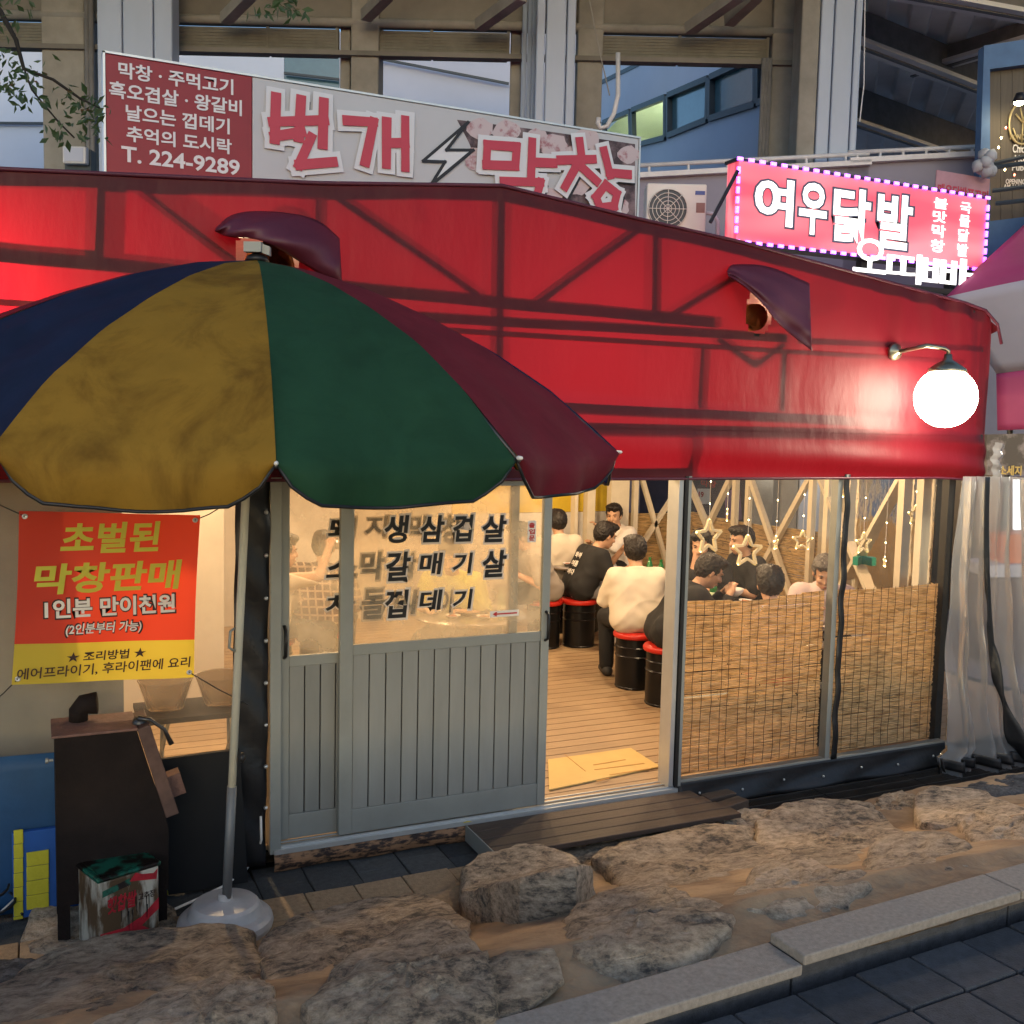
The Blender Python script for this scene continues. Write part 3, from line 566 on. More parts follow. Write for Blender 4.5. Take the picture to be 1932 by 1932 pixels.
# ---- bunched clear curtain at the corner
def cur(u, v):
    z = -.13+v*1.99; sp = .30+.16*(1-v)+(.10 if v < .08 else 0)
    x = 5.80+(u-.5)*2*sp*.86+.10*(1-v); fold = .05*math.sin(u*40+math.sin(v*3)*1.5)+.03*math.sin(u*23+1+v*2)
    y = 4.86+fold*(.55+.45*(1-v))-.12*(1-v)**3+.05*math.sin(u*5)+.02*math.sin(v*19+u*9)*(1-v)
    return (x, y, z)
q = B(); q.sheet(cur, 150, 50); cu = q.build('vinyl_curtain', m_vinyl_c, None, True); tag(cu, 'clear vinyl curtain gathered at the tent corner with a black strip', 'curtain')
q = B()
def cst(u, v):
    uu = .30+.42*(1-v)**1.8+u*.085; a = np.array(cur(uu, v)); a[1] = min(a[1], 4.86)-.035; return a
q.sheet(cst, 4, 60); o = q.build('black_strip', m_black, cu, True); solid(o, .003)
q = B(); q.sheet(lambda u, v: tuple(np.array(cur(u, .02+v*.035))+[0, -.03, 0]), 60, 3); o = q.build('black_band', m_black, cu, True); solid(o, .003)
q = B(); q.sheet(lambda u, v: (5.9+u*.13+.01*math.sin(v*9), 4.95-.03*math.sin(u*5)-.012*math.sin(v*21), 1.85+v*.24-.02*u), 8, 14); o = q.build('clear_corner_patch', m_vinyl_c, cu, True)
# ---- globe lamp on the tent front
gl = thing('globe_lamp', 'lit white globe lamp on a curved arm fixed to the red tent', 'lamp', Wy(1687, 664, 4.97))
GC = Wy(1784, 750, 4.66); GR = .185
q = B(); q.lathe(GC, [(GR*math.sin(math.pi*i/24), -GR*math.cos(math.pi*i/24)) for i in range(25)], 40); q.build('globe', ME('lamp_globe', (1, .86, .64), 34), gl, True)
m_chrome = M('aged_brass', (.30, .28, .20), .3, metal=.9)
q = B(); bs_ = Wy(1687, 664, 4.965); q.lathe(bs_, [(.055, 0), (.05, .018), (.02, .03), (.012, .05)], 24, (0, -1, 0)); q.build('wall_plate', m_chrome, gl, True)
e0 = bs_+[0, -.04, 0]; e1 = Wy(1750, 652, 4.70); e3 = GC+[0, 0, GR+.06]
q = B(); q.tube([e0, e0*.5+e1*.5, e1, e1*.35+e3*.65+[.03, 0, .03], e3+[.0, 0, .04], e3], .013, 10); q.build('arm', m_chrome, gl, True)
q = B(); q.lathe(GC+[0, 0, GR-.03], [(.115, 0), (.11, .02), (.07, .05), (.028, .075), (.022, .11)], 28); q.build('cap', m_chrome, gl, True)
# ================================================================== parasol
NG = 12; PR = 1.5; PC = sd(-1.0625, 4.25, 0); 
mc = {}
for nm, col, tcol in (('blue', (.010, .018, .048), (.05, .10, .3)), ('yellow', (.27, .15, .02), (.55, .35, .04)), ('green', (.018, .062, .032), (.06, .25, .10)), ('maroon', (.15, .018, .028), (.45, .04, .07))):
    m = MT('canopy_'+nm, col, tcol, .18, .8, var=.12, bump=.5, bscale=5, spec=.15, scale=7); n = m.node_tree; N = n.nodes; L = n.links; bs_ = N['Principled BSDF']; src = bs_.inputs['Base Color'].links[0].from_socket
    geo = N.new('ShaderNodeNewGeometry'); mp = N.new('ShaderNodeMapping'); mp.inputs['Scale'].default_value = (1, 1, .45); L.new(geo.outputs['Position'], mp.inputs['Vector']); no = N.new('ShaderNodeTexNoise'); no.inputs['Scale'].default_value = 3.4; no.inputs['Detail'].default_value = 10; no.inputs['Roughness'].default_value = .72; no.inputs['Distortion'].default_value = .6; L.new(mp.outputs[0], no.inputs['Vector'])
    rp = N.new('ShaderNodeValToRGB'); rp.color_ramp.elements[0].position = .46; rp.color_ramp.elements[1].position = .62; rp.color_ramp.elements[0].color = (1, 1, 1, 1); rp.color_ramp.elements[1].color = (.55, .52, .55, 1) if nm == 'yellow' else (.78, .78, .78, 1); L.new(no.outputs['Fac'], rp.inputs['Fac'])
    mx = N.new('ShaderNodeMix'); mx.data_type = 'RGBA'; mx.blend_type = 'MULTIPLY'; mx.inputs['Factor'].default_value = 1; L.new(src, mx.inputs['A']); L.new(rp.outputs['Color'], mx.inputs['B']); L.new(mx.outputs['Result'], bs_.inputs['Base Color']); mc[nm] = m
par = thing('parasol', 'large faded parasol with blue, yellow, green and maroon panels on a round base', 'parasol', (.735, 4.5, ZG))
pr_r = [0, .25, .5, .75, 1.0, 1.25, 1.5]; pr_z = [2.785, 2.734, 2.650, 2.540, 2.410, 2.245, 2.025]
A0 = rad(-74)                                      # a seam points at the camera, measured from the camera's right
def rimz(a): return .022*math.cos(a-rad(10))+.17*max(0, -math.cos(a))**1.5*(1 if math.cos(a) < 0 else 0)
order = ['green', 'maroon', 'blue', 'yellow']
for k in range(NG):
    a0 = A0+k*2*math.pi/NG; a1 = a0+2*math.pi/NG
    def gore(u, v):
        a = a0+(a1-a0)*u; sag = math.sin(math.pi*u)+.16*math.sin(u*13+v*9+k*2.1)*min(1, v*1.3)+.13*(1-abs(math.sin(u*8-v*7+k)))**3*v
        if v <= .86:
            t = v/.86; r_ = PR*t; z = float(np.interp(r_, pr_r, pr_z))-.03*sag*t*t*(1-.3*t); r_ *= (1-.040*sag*t)*1.0
            r_ *= 1-.034*sag*t*0
        else:
            t = (v-.86)/.14; ed = min(u, 1-u); dp = .118*min(1, (ed/.16))**.55; z = 2.025-.021*sag-dp*t; r_ = PR*(1-.040*sag)+.012*t-.03*t*t+.01*math.sin(u*14)*t
        p = PC+UH*(r_*math.cos(a))+WH*(r_*math.sin(a)); return (p[0], p[1], z+rimz(a)*(r_/PR))
    q = B(); q.sheet(gore, 18, 34); pnl = q.build('panel', mc[order[k % 4]], par, True)
    q = B(); q.tube([gore(i/18, 1.0) for i in range(19)], .006, 6); q.build('hem', m_black, pnl, True)
    q = B(); q.tube([tuple(np.array(gore(0, i/10*.86))+[0, 0, -.012]) for i in range(11)], .006, 6); q.build('rib', m_steel, par, True); rb_ = bpy.context.scene.collection.objects[-1]
    q = B(); p = np.array(gore(0, .86)); d = nrm((p-PC)*[1, 1, 0]); q.lathe(p-d*.01, [(.005, 0), (.0075, .006), (.006, .02), (.002, .024)], 10, d); q.build('rib_tip', m_white, rb_, True)
PT = np.array([PC[0], PC[1], 2.80]); PB = np.array([.735, 4.5, ZG])
m_pole = M('cream_pole', (.52, .52, .44), .5, var=.1); m_pole2 = M('grey_pole', (.16, .16, .155), .5, metal=.3)
def pp(t): return PB+(PT-PB)*t
q = B(); q.tube([pp(.22), pp(.99)], .0175, 16); q.build('pole', m_pole, par, True)
q = B(); q.tube([pp(.03), pp(.225)], .021, 16); q.build('pole_socket', m_pole2, par, True)
q = B(); q.lathe((.735, 4.5, ZG), [(.205, 0), (.21, .02), (.205, .045), (.19, .06), (.165, .068), (.155, .085), (.148, .105), (.135, .118), (.07, .126), (.032, .130), (.030, .16)], 48); autosmooth(q.build('base', M('grey_plastic', (.44, .41, .38), .38, var=.2, scale=6), par), 22)
pt_ = pp(.27); q = B(); q.lathe(pt_+[.03, -.01, 0], [(.022, 0), (.022, .012), (.01, .02)], 16, (1, -.4, 0)); q.build('clamp_knob', m_black, par, True)
ph = pp(.455); q = B(); q.tube([ph+[-.02, -.01, .04], ph+[-.04, -.02, .03], ph+[-.045, -.02, -.04], ph+[-.02, -.01, -.06]], .006, 8); q.build('catch', m_alu, par, True)
q = B(); q.lathe(PT-[0, 0, .02], [(.05, 0), (.04, .02), (.02, .03)], 20); q.build('top_cap', m_black, par, True)
q = B(); q.obox(PT+[-.02, -.03, .03], UH*.035, WH*.02, (0, 0, .02)); q.obox(PT+UH*.035+[-.01, -.02, .025], UH*.025+np.array([0, 0, -.008]), WH*.015, (0, 0, .018)); q.build('tape_knot', m_alu, par)
q = B()
for k in range(NG):
    a = A0+k*2*math.pi/NG; p = PC+UH*(.62*math.cos(a))+WH*(.62*math.sin(a)); q.tube([pp(.72), (p[0], p[1], 2.53)], .005, 6)
q.build('stretchers', m_steel, par)
# ================================================================== banner on the vinyl wall
m_bred = MT('banner_red', (.55, .045, .03), (.9, .09, .03), .55, .6, var=.06, bump=.12, bscale=5); m_byel = MT('banner_yellow', (.50, .46, .05), (.9, .7, .08), .55, .6, var=.06, bump=.12, bscale=5)
m_lime = MT('lime_print', (.62, .62, .07), (.8, .8, .1), .3, .6, var=.05); m_wink = M('white_print', (.72, .68, .62), .6, var=0)
YBN = 4.885
bn = thing('banner', 'red and yellow cloth banner with Korean lettering tied over the vinyl wall', 'banner', (.3, YBN, .95))
c4 = [Wy(36, 964, YBN), Wy(378, 972, YBN), Wy(366, 1278, YBN), Wy(22, 1292, YBN)]
def bnf(u, v, y=0.):
    tp = c4[0]*(1-u)+c4[1]*u; bt = c4[3]*(1-u)+c4[2]*u; p = tp*(1-v)+bt*v
    return np.array([p[0]+.006*math.sin(v*math.pi)*(u-.5)*-2, YBN+.010*math.sin(u*7+v*4)*math.sin(u*math.pi)+y, p[2]])
VS = .765
q = B(); q.sheet(lambda u, v: bnf(u, v*VS), 34, 26); q.build('red_field', m_bred, bn, True)
q = B(); q.sheet(lambda u, v: bnf(u, VS+v*(1-VS)), 34, 10); q.build('yellow_field', m_byel, bn, True)
def btext(body, p0, p1, mat, bold, dy=.002, edge=None, eb=.03, shear=0, split=True):
    x0, y0 = p0; x1, y1 = p1; n = len(body); wd = (x1-x0)/n
    if edge: textP('letter', body, ((x0-3, y0+3), (x1+3, y1-3)), YBN-.0135, edge, bn, bold+eb, .0004, shear=shear)
    textP('letter', body, ((x0, y0), (x1, y1)), YBN-.015-dy, mat, bn, bold, .0004, shear=shear)
btext('초벌된', (113, 1043), (303, 985), m_lime, .03, shear=.12)
btext('막창판매', (64, 1117), (344, 1060), m_lime, .03, shear=.12)
m_bink = M('dark_print', (.03, .012, .01), .6, var=0)
btext('1인분 만이천원', (84, 1162), (330, 1126), m_wink, .03, edge=m_bink)
btext('(2인분부터 가능)', (124, 1197), (267, 1174), m_wink, .02, edge=m_bink, shear=.15)
btext('★ 조리방법 ★', (126, 1245), (276, 1226), m_bink, .02, shear=.1)
btext('에어프라이기, 후라이팬에 요리', (32, 1272), (360, 1250), m_bink, .015, shear=.1)
for i, (u, v, far) in enumerate(((.03, .03, (-40, 930)), (.97, .03, (420, 955)), (.97, .965, (470, 1330)), (.03, .965, (-20, 1330)))):
    p = bnf(u, v); q = B(); q.lathe(p+[0, -.006, 0], [(.012, 0), (.012, .003), (.006, .003), (.006, -.001)], 16, (0, -1, 0)); q.build('eyelet', m_alu_b, bn, True)
    e = Wy(*far, 4.96); q = B(); q.tube([p+[0, -.006, 0], (p+e)/2+[0, 0, -.006], e], .0028, 5); q.build('tie_cord', m_black, bn)
# ================================================================== smoker grill
m_iron = M('sooty_iron', (.013, .0085, .007), .85, spec=.2, metal=0, var=.5, scale=4, bump=.2, bscale=60); m_rusty = M('rusty_plate', (.16, .085, .065), .75, var=.35, scale=12, bump=.3, bscale=50)
sm = thing('smoker_grill', 'sooty brown iron smoker with a sloping lid on thin legs', 'grill', (.25, 4.62, ZG))
y0, y1 = 4.60, 4.86
P = lambda x, y: Wy(x, y, y0)
bl, tl = P(101, 1690), P(103, 1396); tr = P(258, 1376); kn_ = P(318, 1560); br = P(318, 1690)
zt = (tl[2]+tr[2])/2; tl[2] = tr[2] = zt; bl[2] = br[2] = min(bl[2], br[2])+.03; bl[0] = tl[0]
prof = [bl, br, kn_, tr, tl]
q = B(); q.prism([(p[0], y0, p[2]) for p in prof], (0, y1-y0, 0)); q.build('body', m_iron, sm)
q = B(); q.box(tl[0]-.012, tr[0]+.004, y0-.008, y1+.012, zt+.001, zt+.012); bevel(q.build('top_plate', m_rusty, sm), .003)
d = nrm(kn_-tr); nn = np.array([-d[2], 0, d[0]]); nn = nn if nn[0] > 0 else -nn
q = B(); c = (tr*.55+kn_*.45)+nn*.03; c[1] = (y0+y1)/2; q.obox(c, d*np.linalg.norm(kn_-tr)*.46, nn*.028, (0, (y1-y0)/2+.005, 0)); bevel(q.build('sloping_lid', M('brown_lid', (.09, .05, .038), .7, var=.35, scale=10), sm), .004)
q = B(); c = tr*.28+kn_*.72+nn*.085; c[1] = y0+.14; q.obox(c, d*.05, nn*.03, (0, .04, 0)); q.build('lid_handle', m_rusty, sm)
q = B(); a = tr+nn*.03; a[1] = y0+.05; q.tube([a+[-.02, 0, .03], a+[.03, 0, .02], a+[.09, 0, -.03], a+[.12, 0, -.10]], [.012, .009, .008, .012], 8); q.lathe(a+[-.01, 0, .0], [(.03, 0), (.03, .05)], 12, (0, 1, 0)); q.build('latch', m_steel, sm, True)
for xx, yy in ((tl[0]+.025, y0+.012), (br[0]-.03, y0+.012), (tl[0]+.025, y1-.03), (br[0]-.03, y1-.03)):
    q = B(); q.box(xx-.025, xx+.025, yy-.004, yy+.03, ZG, bl[2]+.0); q.build('leg', m_iron, sm)
q = B(); c = np.array([tl[0]+.10, y0+.20, zt+.012]); q.tube([c, c+[0, 0, .045], c+[.02, 0, .07], c+[.075, -.01, .075]], [.04, .04, .045, .05], 12); q.build('chimney_stub', m_iron, sm, True)
q = B(); q.lathe((tl[0]-.006, y0+.06, zt-.11), [(.006, 0), (.006, .018), (.012, .02), (.012, .03)], 10, (-1, 0, 0)); q.build('bolt', m_alu, sm)
# ================================================================== chilli-paste tin
m_tin = M('grimy_printed_tin', (.50, .47, .38), .45, metal=.1, col2=(.10, .06, .03), thr=.50, soft=.14, scale=10, stretch=(1, 1, .3), var=.2)
m_lid = M('green_tin_lid', (.015, .12, .075), .35, metal=.3, col2=(.012, .008, .006), thr=.52, soft=.1, scale=9, var=.3)
tn = thing('paste_tin', 'grimy white and red square tin with a green lid in front of the smoker', 'tin', Wz(240, 1790, ZG))
pf = Wz(187, 1799, ZG+.03); ux = np.array([math.cos(rad(20)), math.sin(rad(20)), 0]); uy = np.array([-ux[1], ux[0], 0]); TWd = .265; TH = .335
def tbox(o_, z0, z1, w0=0.0): 
    return [pf+ux*(-o_)+uy*(-o_)+[0, 0, z0], pf+ux*(TWd+o_)+uy*(-o_)+[0, 0, z0], pf+ux*(TWd+o_)+uy*(TWd*.8+o_)+[0, 0, z0], pf+ux*(-o_)+uy*(TWd*.8+o_)+[0, 0, z0]]
q = B(); q.prism(tbox(0, -.03, 0), (0, 0, TH)); bevel(q.build('can_body', m_tin, tn), .012, 3)
q = B(); q.prism(tbox(.008, TH-.035, 0), (0, 0, .022)); bevel(q.build('lid', m_lid, tn), .010, 3)
q = B(); q.prism(tbox(-.012, TH-.012, 0), (0, 0, .003)); q.build('lid_panel', m_lid, tn)
m_tred = M('tin_red_print', (.40, .02, .03), .45, var=.3, scale=20); m_tgreen = M('tin_green_print', (.02, .11, .07), .5, col2=(.02, .012, .01), thr=.5, soft=.1, scale=18)
of = -uy*.0015
def tp(a, z): return pf+ux*(a*TWd)+of+np.array([0, 0, z])
q = B(); q.prism([tp(.02, .06), tp(.35, .045), tp(.7, .06), tp(.985, .11), tp(.985, .16), tp(.7, .10), tp(.4, .075), tp(.02, .08)], of*.3)
q.prism([tp(.25, -.01), tp(.8, -.01), tp(.84, .03), tp(.7, .058), tp(.4, .055), tp(.28, .03)], of*.3); q.build('red_print', m_tred, tn)
q = B(); q.prism([tp(.06, .235), tp(.52, .255), tp(.52, .285), tp(.06, .262)], of*.3); q.build('green_print', m_tgreen, tn)
q = B(); q.prism([tp(.5, .27), tp(.95, .245), tp(.97, .29), tp(.9, .275), tp(.72, .285), tp(.6, .30)], of*.6); q.build('pepper_print', m_tred, tn)
text('letter', '햇찹쌀', tp(.14, .155)+of, ux, (0, 0, 1), .125, .072, m_tred, tn, .03, .0005, shear=.15)
text('letter', '고추장', tp(.64, .172)+of, ux, (0, 0, 1), .075, .032, m_bink, tn, .01, .0005)
q = B()
for i in range(9): a = random.uniform(.35, .95); z = random.uniform(.14, .2); q.prism([tp(a, z), tp(a+.012, z), tp(a+.01, z-random.uniform(.05, .1))], of*1.6)
q.build('drips', m_black, tn)
# ================================================================== mats, board, brick, cable along the wall
m_blue = M('blue_foam', (.015, .085, .32), .7, var=.12); m_blued = M('blue_tarp', (.008, .055, .14), .6, var=.15, bump=.3, bscale=6); m_yfoam = M('yellow_foam', (.50, .46, .03), .75, var=.12, bump=.2)
q = B(); q.sheet(lambda u, v: (-2.2+u*2.45, 4.975-.02*(1-v)+.004*math.sin(u*14), ZG+.0+v*.72+.03*math.sin(u*3)), 30, 10); o = q.build('blue_tarp', m_blued, None, True); solid(o, .004); tag(o, 'dark blue tarpaulin skirting the vinyl wall behind the smoker', 'tarpaulin')
mt = thing('foam_play_mat', 'blue foam mat with yellow brick-like strips leaning behind the smoker', 'mat', (.2, 4.88, ZG))
YM = 4.945
def mrect(nm, x0, y0, x1, y1, mat, th, off):
    xm = (x0+x1)/2; a = Wy(x0, (y0+y1)/2, YM); b2 = Wy(x1, (y0+y1)/2, YM); za, zb_ = Wy(xm, y0, YM)[2], Wy(xm, y1, YM)[2]; q = B(); q.box(a[0], b2[0], YM-off-th, YM-off, max(ZG+.005, za), max(ZG+.012, zb_)); return bevel(q.build(nm, mat, mt), .003)
mrect('panel', 24, 1760, 330, 1548, m_blue, .03, 0)
for i in range(7): mrect('strip', 26, 1560+i*27+26.3, 44, 1560+i*27, m_yfoam, .008, .031)
for i in range(7): mrect('strip', 314, 1537+i*27+26.3, 331, 1537+i*27, m_yfoam, .008, .031)
for i in range(4): mrect('strip', 50, 1600+i*27+26.3, 92, 1600+i*27, m_yfoam, .008, .031)
q = B(); bp_ = [Wy(288, 1435, 4.90), Wy(452, 1414, 4.90), Wy(468, 1628, 4.90), Wy(318, 1700, 4.90)]; bp_[3][2] = bp_[2][2] = ZG+.005; q.prism(bp_, (0, .025, 0)); tag(q.build('black_board', M('black_board', (.008, .008, .008), .8)), 'matt black board leaning on the vinyl wall behind the parasol pole', 'board')
q = B(); a = Wz(357, 1672, ZG); q.obox(a+[.10, .035, .05], (.11, .012, 0), (-.004, .045, 0), (0, 0, .05)); tag(bevel(q.build('clay_brick', M('brown_brick', (.10, .055, .04), .85, var=.3, bump=.4)), .006), 'dark brown brick standing at the foot of the black board', 'brick')
q = B(); pts = [Wy(492, 1540, 4.955), Wy(493, 1585, 4.94), Wz(486, 1608, ZG+.05), Wz(465, 1640, ZG+.03), Wz(425, 1670, ZG+.03), Wz(375, 1695, ZG+.03), Wz(330, 1715, ZG+.03)]
q.tube(pts, .006, 8); tag(q.build('white_cable', m_wink, None, True), 'white cable running down the door jamb and across the pavers', 'cable')
q = B(); c = Wz(-5, 1745, ZG); q.tube([c+[.10*math.cos(t*.5)*(1-t*.02), .08*math.sin(t*.5), .03+.006*t] for t in range(26)], .006, 6); tag(q.build('coiled_cable', m_black, None, True), 'coiled black cable at the corner of the blue tarpaulin', 'cable')
q = B(); c = Wz(0, 1750, ZG); q.tube([c+[-.1, 0, .02], c+[0, .02, .06], c+[.06, .05, .10]], .004, 6); tag(q.build('thin_white_cord', m_wink, None, True), 'thin white cord beside the coiled black cable', 'cord')
# ================================================================== hanging branch, upper left
m_bark = M('twig_bark', (.02, .016, .012), .9); m_leaf = MT('small_leaf', (.035, .07, .025), (.10, .18, .05), .3, .5, var=.4, bump=0, scale=30)
tr_ = thing('street_tree', 'leafy tree branch hanging in front of the grey columns', 'tree', (-2.6, 2.6, ZT-.6))
q = B(); q.tube([(-2.6, 2.6, -.3), (-2.58, 2.62, 1.2), (-2.5, 2.66, 2.6), (-2.35, 2.7, 3.9), (-1.6, 2.85, 4.9)], [.10, .085, .075, .06, .03], 12); q.build('trunk', m_bark, tr_, True)
br_pts = [(-1.6, 2.85, 4.9)]+[tuple(Wd(x, y, 3.3)) for x, y in ((-60, -60), (0, 20), (30, 75), (45, 130), (100, 150), (150, 185), (190, 205))]
q = B(); q.tube(br_pts, [.03, .012, .008, .007, .006, .005, .004, .002], 6); q.tube([tuple(Wd(x, y, 3.3)) for x, y in ((42, 120), (60, 170), (110, 230), (140, 260))], .003, 5)
q.tube([(-1.6, 2.85, 4.9)]+[tuple(Wd(x, y, 3.2)) for x, y in ((300, -120), (480, -60), (540, -8))], [.03, .014, .008, .003], 6); q.build('branch', m_bark, tr_, True)
q = B(); rs = random.Random(3)
for cx_, cy_, sx_, sy_, n_ in ((10, 40, 30, 30, 10), (15, 120, 22, 30, 26), (30, 165, 30, 22, 34), (60, 130, 26, 20, 16), (75, 185, 20, 20, 14), (115, 240, 22, 22, 22), (130, 170, 22, 16, 12), (165, 200, 26, 24, 44), (185, 235, 16, 22, 16), (520, 8, 36, 12, 34), (560, 14, 14, 10, 10), (20, 5, 26, 14, 14)):
    for _ in range(n_):
        c = Wd(cx_+rs.gauss(0, sx_*.7), cy_+rs.gauss(0, sy_*.7), 3.3+rs.uniform(-.25, .25)); d = nrm([rs.uniform(-1, 1), rs.uniform(-1, 1), rs.uniform(-1.2, .2)]); s_ = nrm(np.cross(d, (rs.uniform(-1, 1), rs.uniform(-1, 1), rs.uniform(-1, 1)))); L_ = rs.uniform(.022, .045); n_v = np.cross(d, s_)
        q.add([c, c+d*L_*.5+s_*L_*.22+n_v*.003, c+d*L_, c+d*L_*.5-s_*L_*.22+n_v*.003], [(0, 1, 2), (0, 2, 3)])
stuff(q.build('foliage', m_leaf, tr_))
# ================================================================== main sign on the tent roof
YS = 5.6
m_sred = M('sign_red', (.22, .012, .022), .45, var=.06); m_swhite = M('sign_white', (.42, .43, .46), .45, var=.05, scale=2); m_sink = M('sign_letter_white', (.62, .62, .64), .5, var=0)
m_lred = M('sign_letter_red', (.42, .04, .07), .5, var=.05); m_blk = M('sign_black', (.012, .012, .016), .5, var=0); m_lwh = M('sign_outline_white', (.56, .58, .62), .5, var=0)
sg = thing('restaurant_sign', 'long red and white roof sign with Korean lettering and a lightning bolt', 'sign', (1.9, YS, 3.2))
sx0, sx1, sxm = .345, 3.42, 1.06; sz1, sz0 = 3.915, 3.20
q = B(); q.box(sx0, sxm-.001, YS, YS+.10, sz0, sz1); sgr = bevel(q.build('red_panel', m_sred, sg), .004)
q = B(); q.box(sxm+.001, sx1, YS, YS+.10, sz0, sz1-.001); bevel(q.build('white_panel', m_swhite, sg), .004)
q = B(); q.box(sx0-.012, sx0-.001, YS-.006, YS+.1, sz0, sz1+.01); q.box(sx0-.012, sx1+.012, YS-.006, YS+.1, sz1+.001, sz1+.012); q.box(sx1+.001, sx1+.012, YS-.006, YS+.1, sz0, sz1+.0005); q.build('trim', m_alu_b, sg)
q = B(); q.box(.36, 1.0, YS-.004, YS-.001, sz0-.06, sz0+.145); q.build('dark_gap', m_blk, sg)
for x in (.6, 1.9, 3.1):
    q = B(); q.box(x-.025, x+.025, YS+.10, YS+.14, 3.0, sz1-.1); q.build('support', m_frame, sg)
for body, p0, p1 in (('막창 · 주먹고기', (224, 158), (440, 128)), ('흑오겹살 · 왕갈비', (206, 190), (456, 168)), ('날으는 껍데기', (237, 222), (433, 205)), ('추억의 도시락', (238, 254), (437, 243))):
    xa, xb = Wy(p0[0], 200, YS)[0], Wy(p1[0], 200, YS)[0]
rows = [('막창 · 주먹고기', 224, 440, .80, .945), ('흑오겹살 · 왕갈비', 206, 456, .615, .765), ('날으는 껍데기', 237, 433, .43, .575), ('추억의 도시락', 238, 437, .245, .385), ('T. 224-9289', 228, 452, .055, .20)]
zlo = 3.372
for body, x0, x1, f0, f1 in rows:
    xa, xb = Wy(x0, 200, YS)[0], Wy(x1, 240, YS)[0]; H = sz1-zlo
    text('letter', body, (xa, YS-.003, zlo+H*f0), (1, 0, 0), (0, 0, 1), xb-xa, H*(f1-f0), m_sink, sgr, .022, .0008)
R1 = lambda x, y: (x*.3307, y*.3307); R2 = lambda x, y: (638.9+x*.3307, y*.3307)
strokes = [[R1(*p) for p in s_] for s_ in ([(1570, 560), (1562, 800)], [(1712, 575), (1700, 790)], [(1550, 700), (1845, 690)], [(1560, 785), (1715, 760)], [(1842, 590), (1835, 830)], [(1770, 790), (1702, 945), (1895, 928)])]
strokes += [[R2(*p) for p in s_] for s_ in ([(40, 692), (192, 702), (145, 930)], [(266, 700), (266, 942)], [(372, 692), (372, 960)], [(266, 822), (372, 822)],
   [(838, 830), (1005, 842), (998, 950), (832, 945), (838, 830)], [(1092, 815), (1086, 1010)], [(1092, 930), (1215, 935)], [(930, 1040), (1140, 1045), (1112, 1150)],
   [(1362, 812), (1372, 890)], [(1252, 920), (1440, 915)], [(1362, 920), (1282, 1070)], [(1370, 955), (1460, 1040)], [(1502, 865), (1535, 1005)], [(1530, 990), (1640, 1000)], [(1510, 1060), (1575, 1110), (1560, 1180), (1480, 1190), (1455, 1130), (1510, 1060)])]
def draw(nm, sts, wid, mat, y, dx=0, dz=0):
    k = 0
    for s_ in sts:
        q = B()
        P3 = [Wy(px+dx, py+dz, YS) for px, py in s_]
        for i in range(len(P3)-1):
            a, c = P3[i], P3[i+1]; d = nrm(c-a); a = a-d*wid*.48; c = c+d*wid*.48; n_ = np.array([-d[2], 0, d[0]])
            jj = [random.uniform(.9, 1.12) for _ in range(4)]; yy = y-k*.00025; k += 1
            q.prism([(a[0]-n_[0]*wid/2*jj[0], yy, a[2]-n_[2]*wid/2*jj[0]), (c[0]-n_[0]*wid/2*jj[1], yy, c[2]-n_[2]*wid/2*jj[1]), (c[0]+n_[0]*wid/2*jj[2], yy, c[2]+n_[2]*wid/2*jj[2]), (a[0]+n_[0]*wid/2*jj[3], yy, a[2]+n_[2]*wid/2*jj[3])], (0, -.0003, 0))
        q.build(nm, mat, sg)
# grilled-meat picture: dark ground with pale slices
m_meatbg = M('meat_print_dark', (.05, .03, .035), .5, col2=(.20, .14, .15), thr=.55, soft=.2, scale=9); m_meat = M('meat_print_pale', (.46, .38, .40), .5, col2=(.30, .13, .15), thr=.6, soft=.12, scale=16)
def pz(x, y, yy): p = Wy(x, y, YS); return (p[0], yy, p[2])
q = B(); q.prism([pz(*p, YS-.0012) for p in ((862, 226), (1000, 243), (1198, 272), (1198, 420), (1040, 395), (1100, 330), (900, 310), (885, 270))], (0, -.0005, 0)); q.build('picture_ground', m_meatbg, sg)
q = B()
for i, (x, y, r_) in enumerate(((905, 243, 24), (955, 248, 25), (1012, 262, 22), (1045, 275, 26), (1108, 262, 24), (1130, 290, 20), (1185, 292, 20), (1180, 330, 16), (1090, 350, 22), (1040, 372, 20), (900, 300, 26), (1165, 390, 22), (1080, 290, 18), (975, 300, 20))):
    q = B(); yy = YS-.0022-i*.0003; q.prism([pz(x+r_*math.cos(t*.42)*(1+.12*math.sin(t*1.9+i)), y+r_*.85*math.sin(t*.42)*(1+.1*math.sin(t*2.3+i)), yy) for t in range(15)], (0, -.0002, 0)); q.build('picture_slice', m_meat, sg)
draw('letter_shadow', strokes, .050, m_blk, YS-.0068, 9, 10)
draw('letter_outline', strokes, .105, m_lwh, YS-.0140)
draw('letter', strokes, .052, m_lred, YS-.0225)
bolt = [R2(*p) for p in ((735, 700), (480, 920), (605, 925), (520, 1062), (765, 858), (612, 858), (735, 700))]
q = B(); q.prism([pz(*p, YS-.0065) for p in bolt[:-1]], (0, -.0003, 0)); q.build('bolt_fill', m_lwh, sg)
draw('bolt_outline', [bolt], .017, m_blk, YS-.0085)
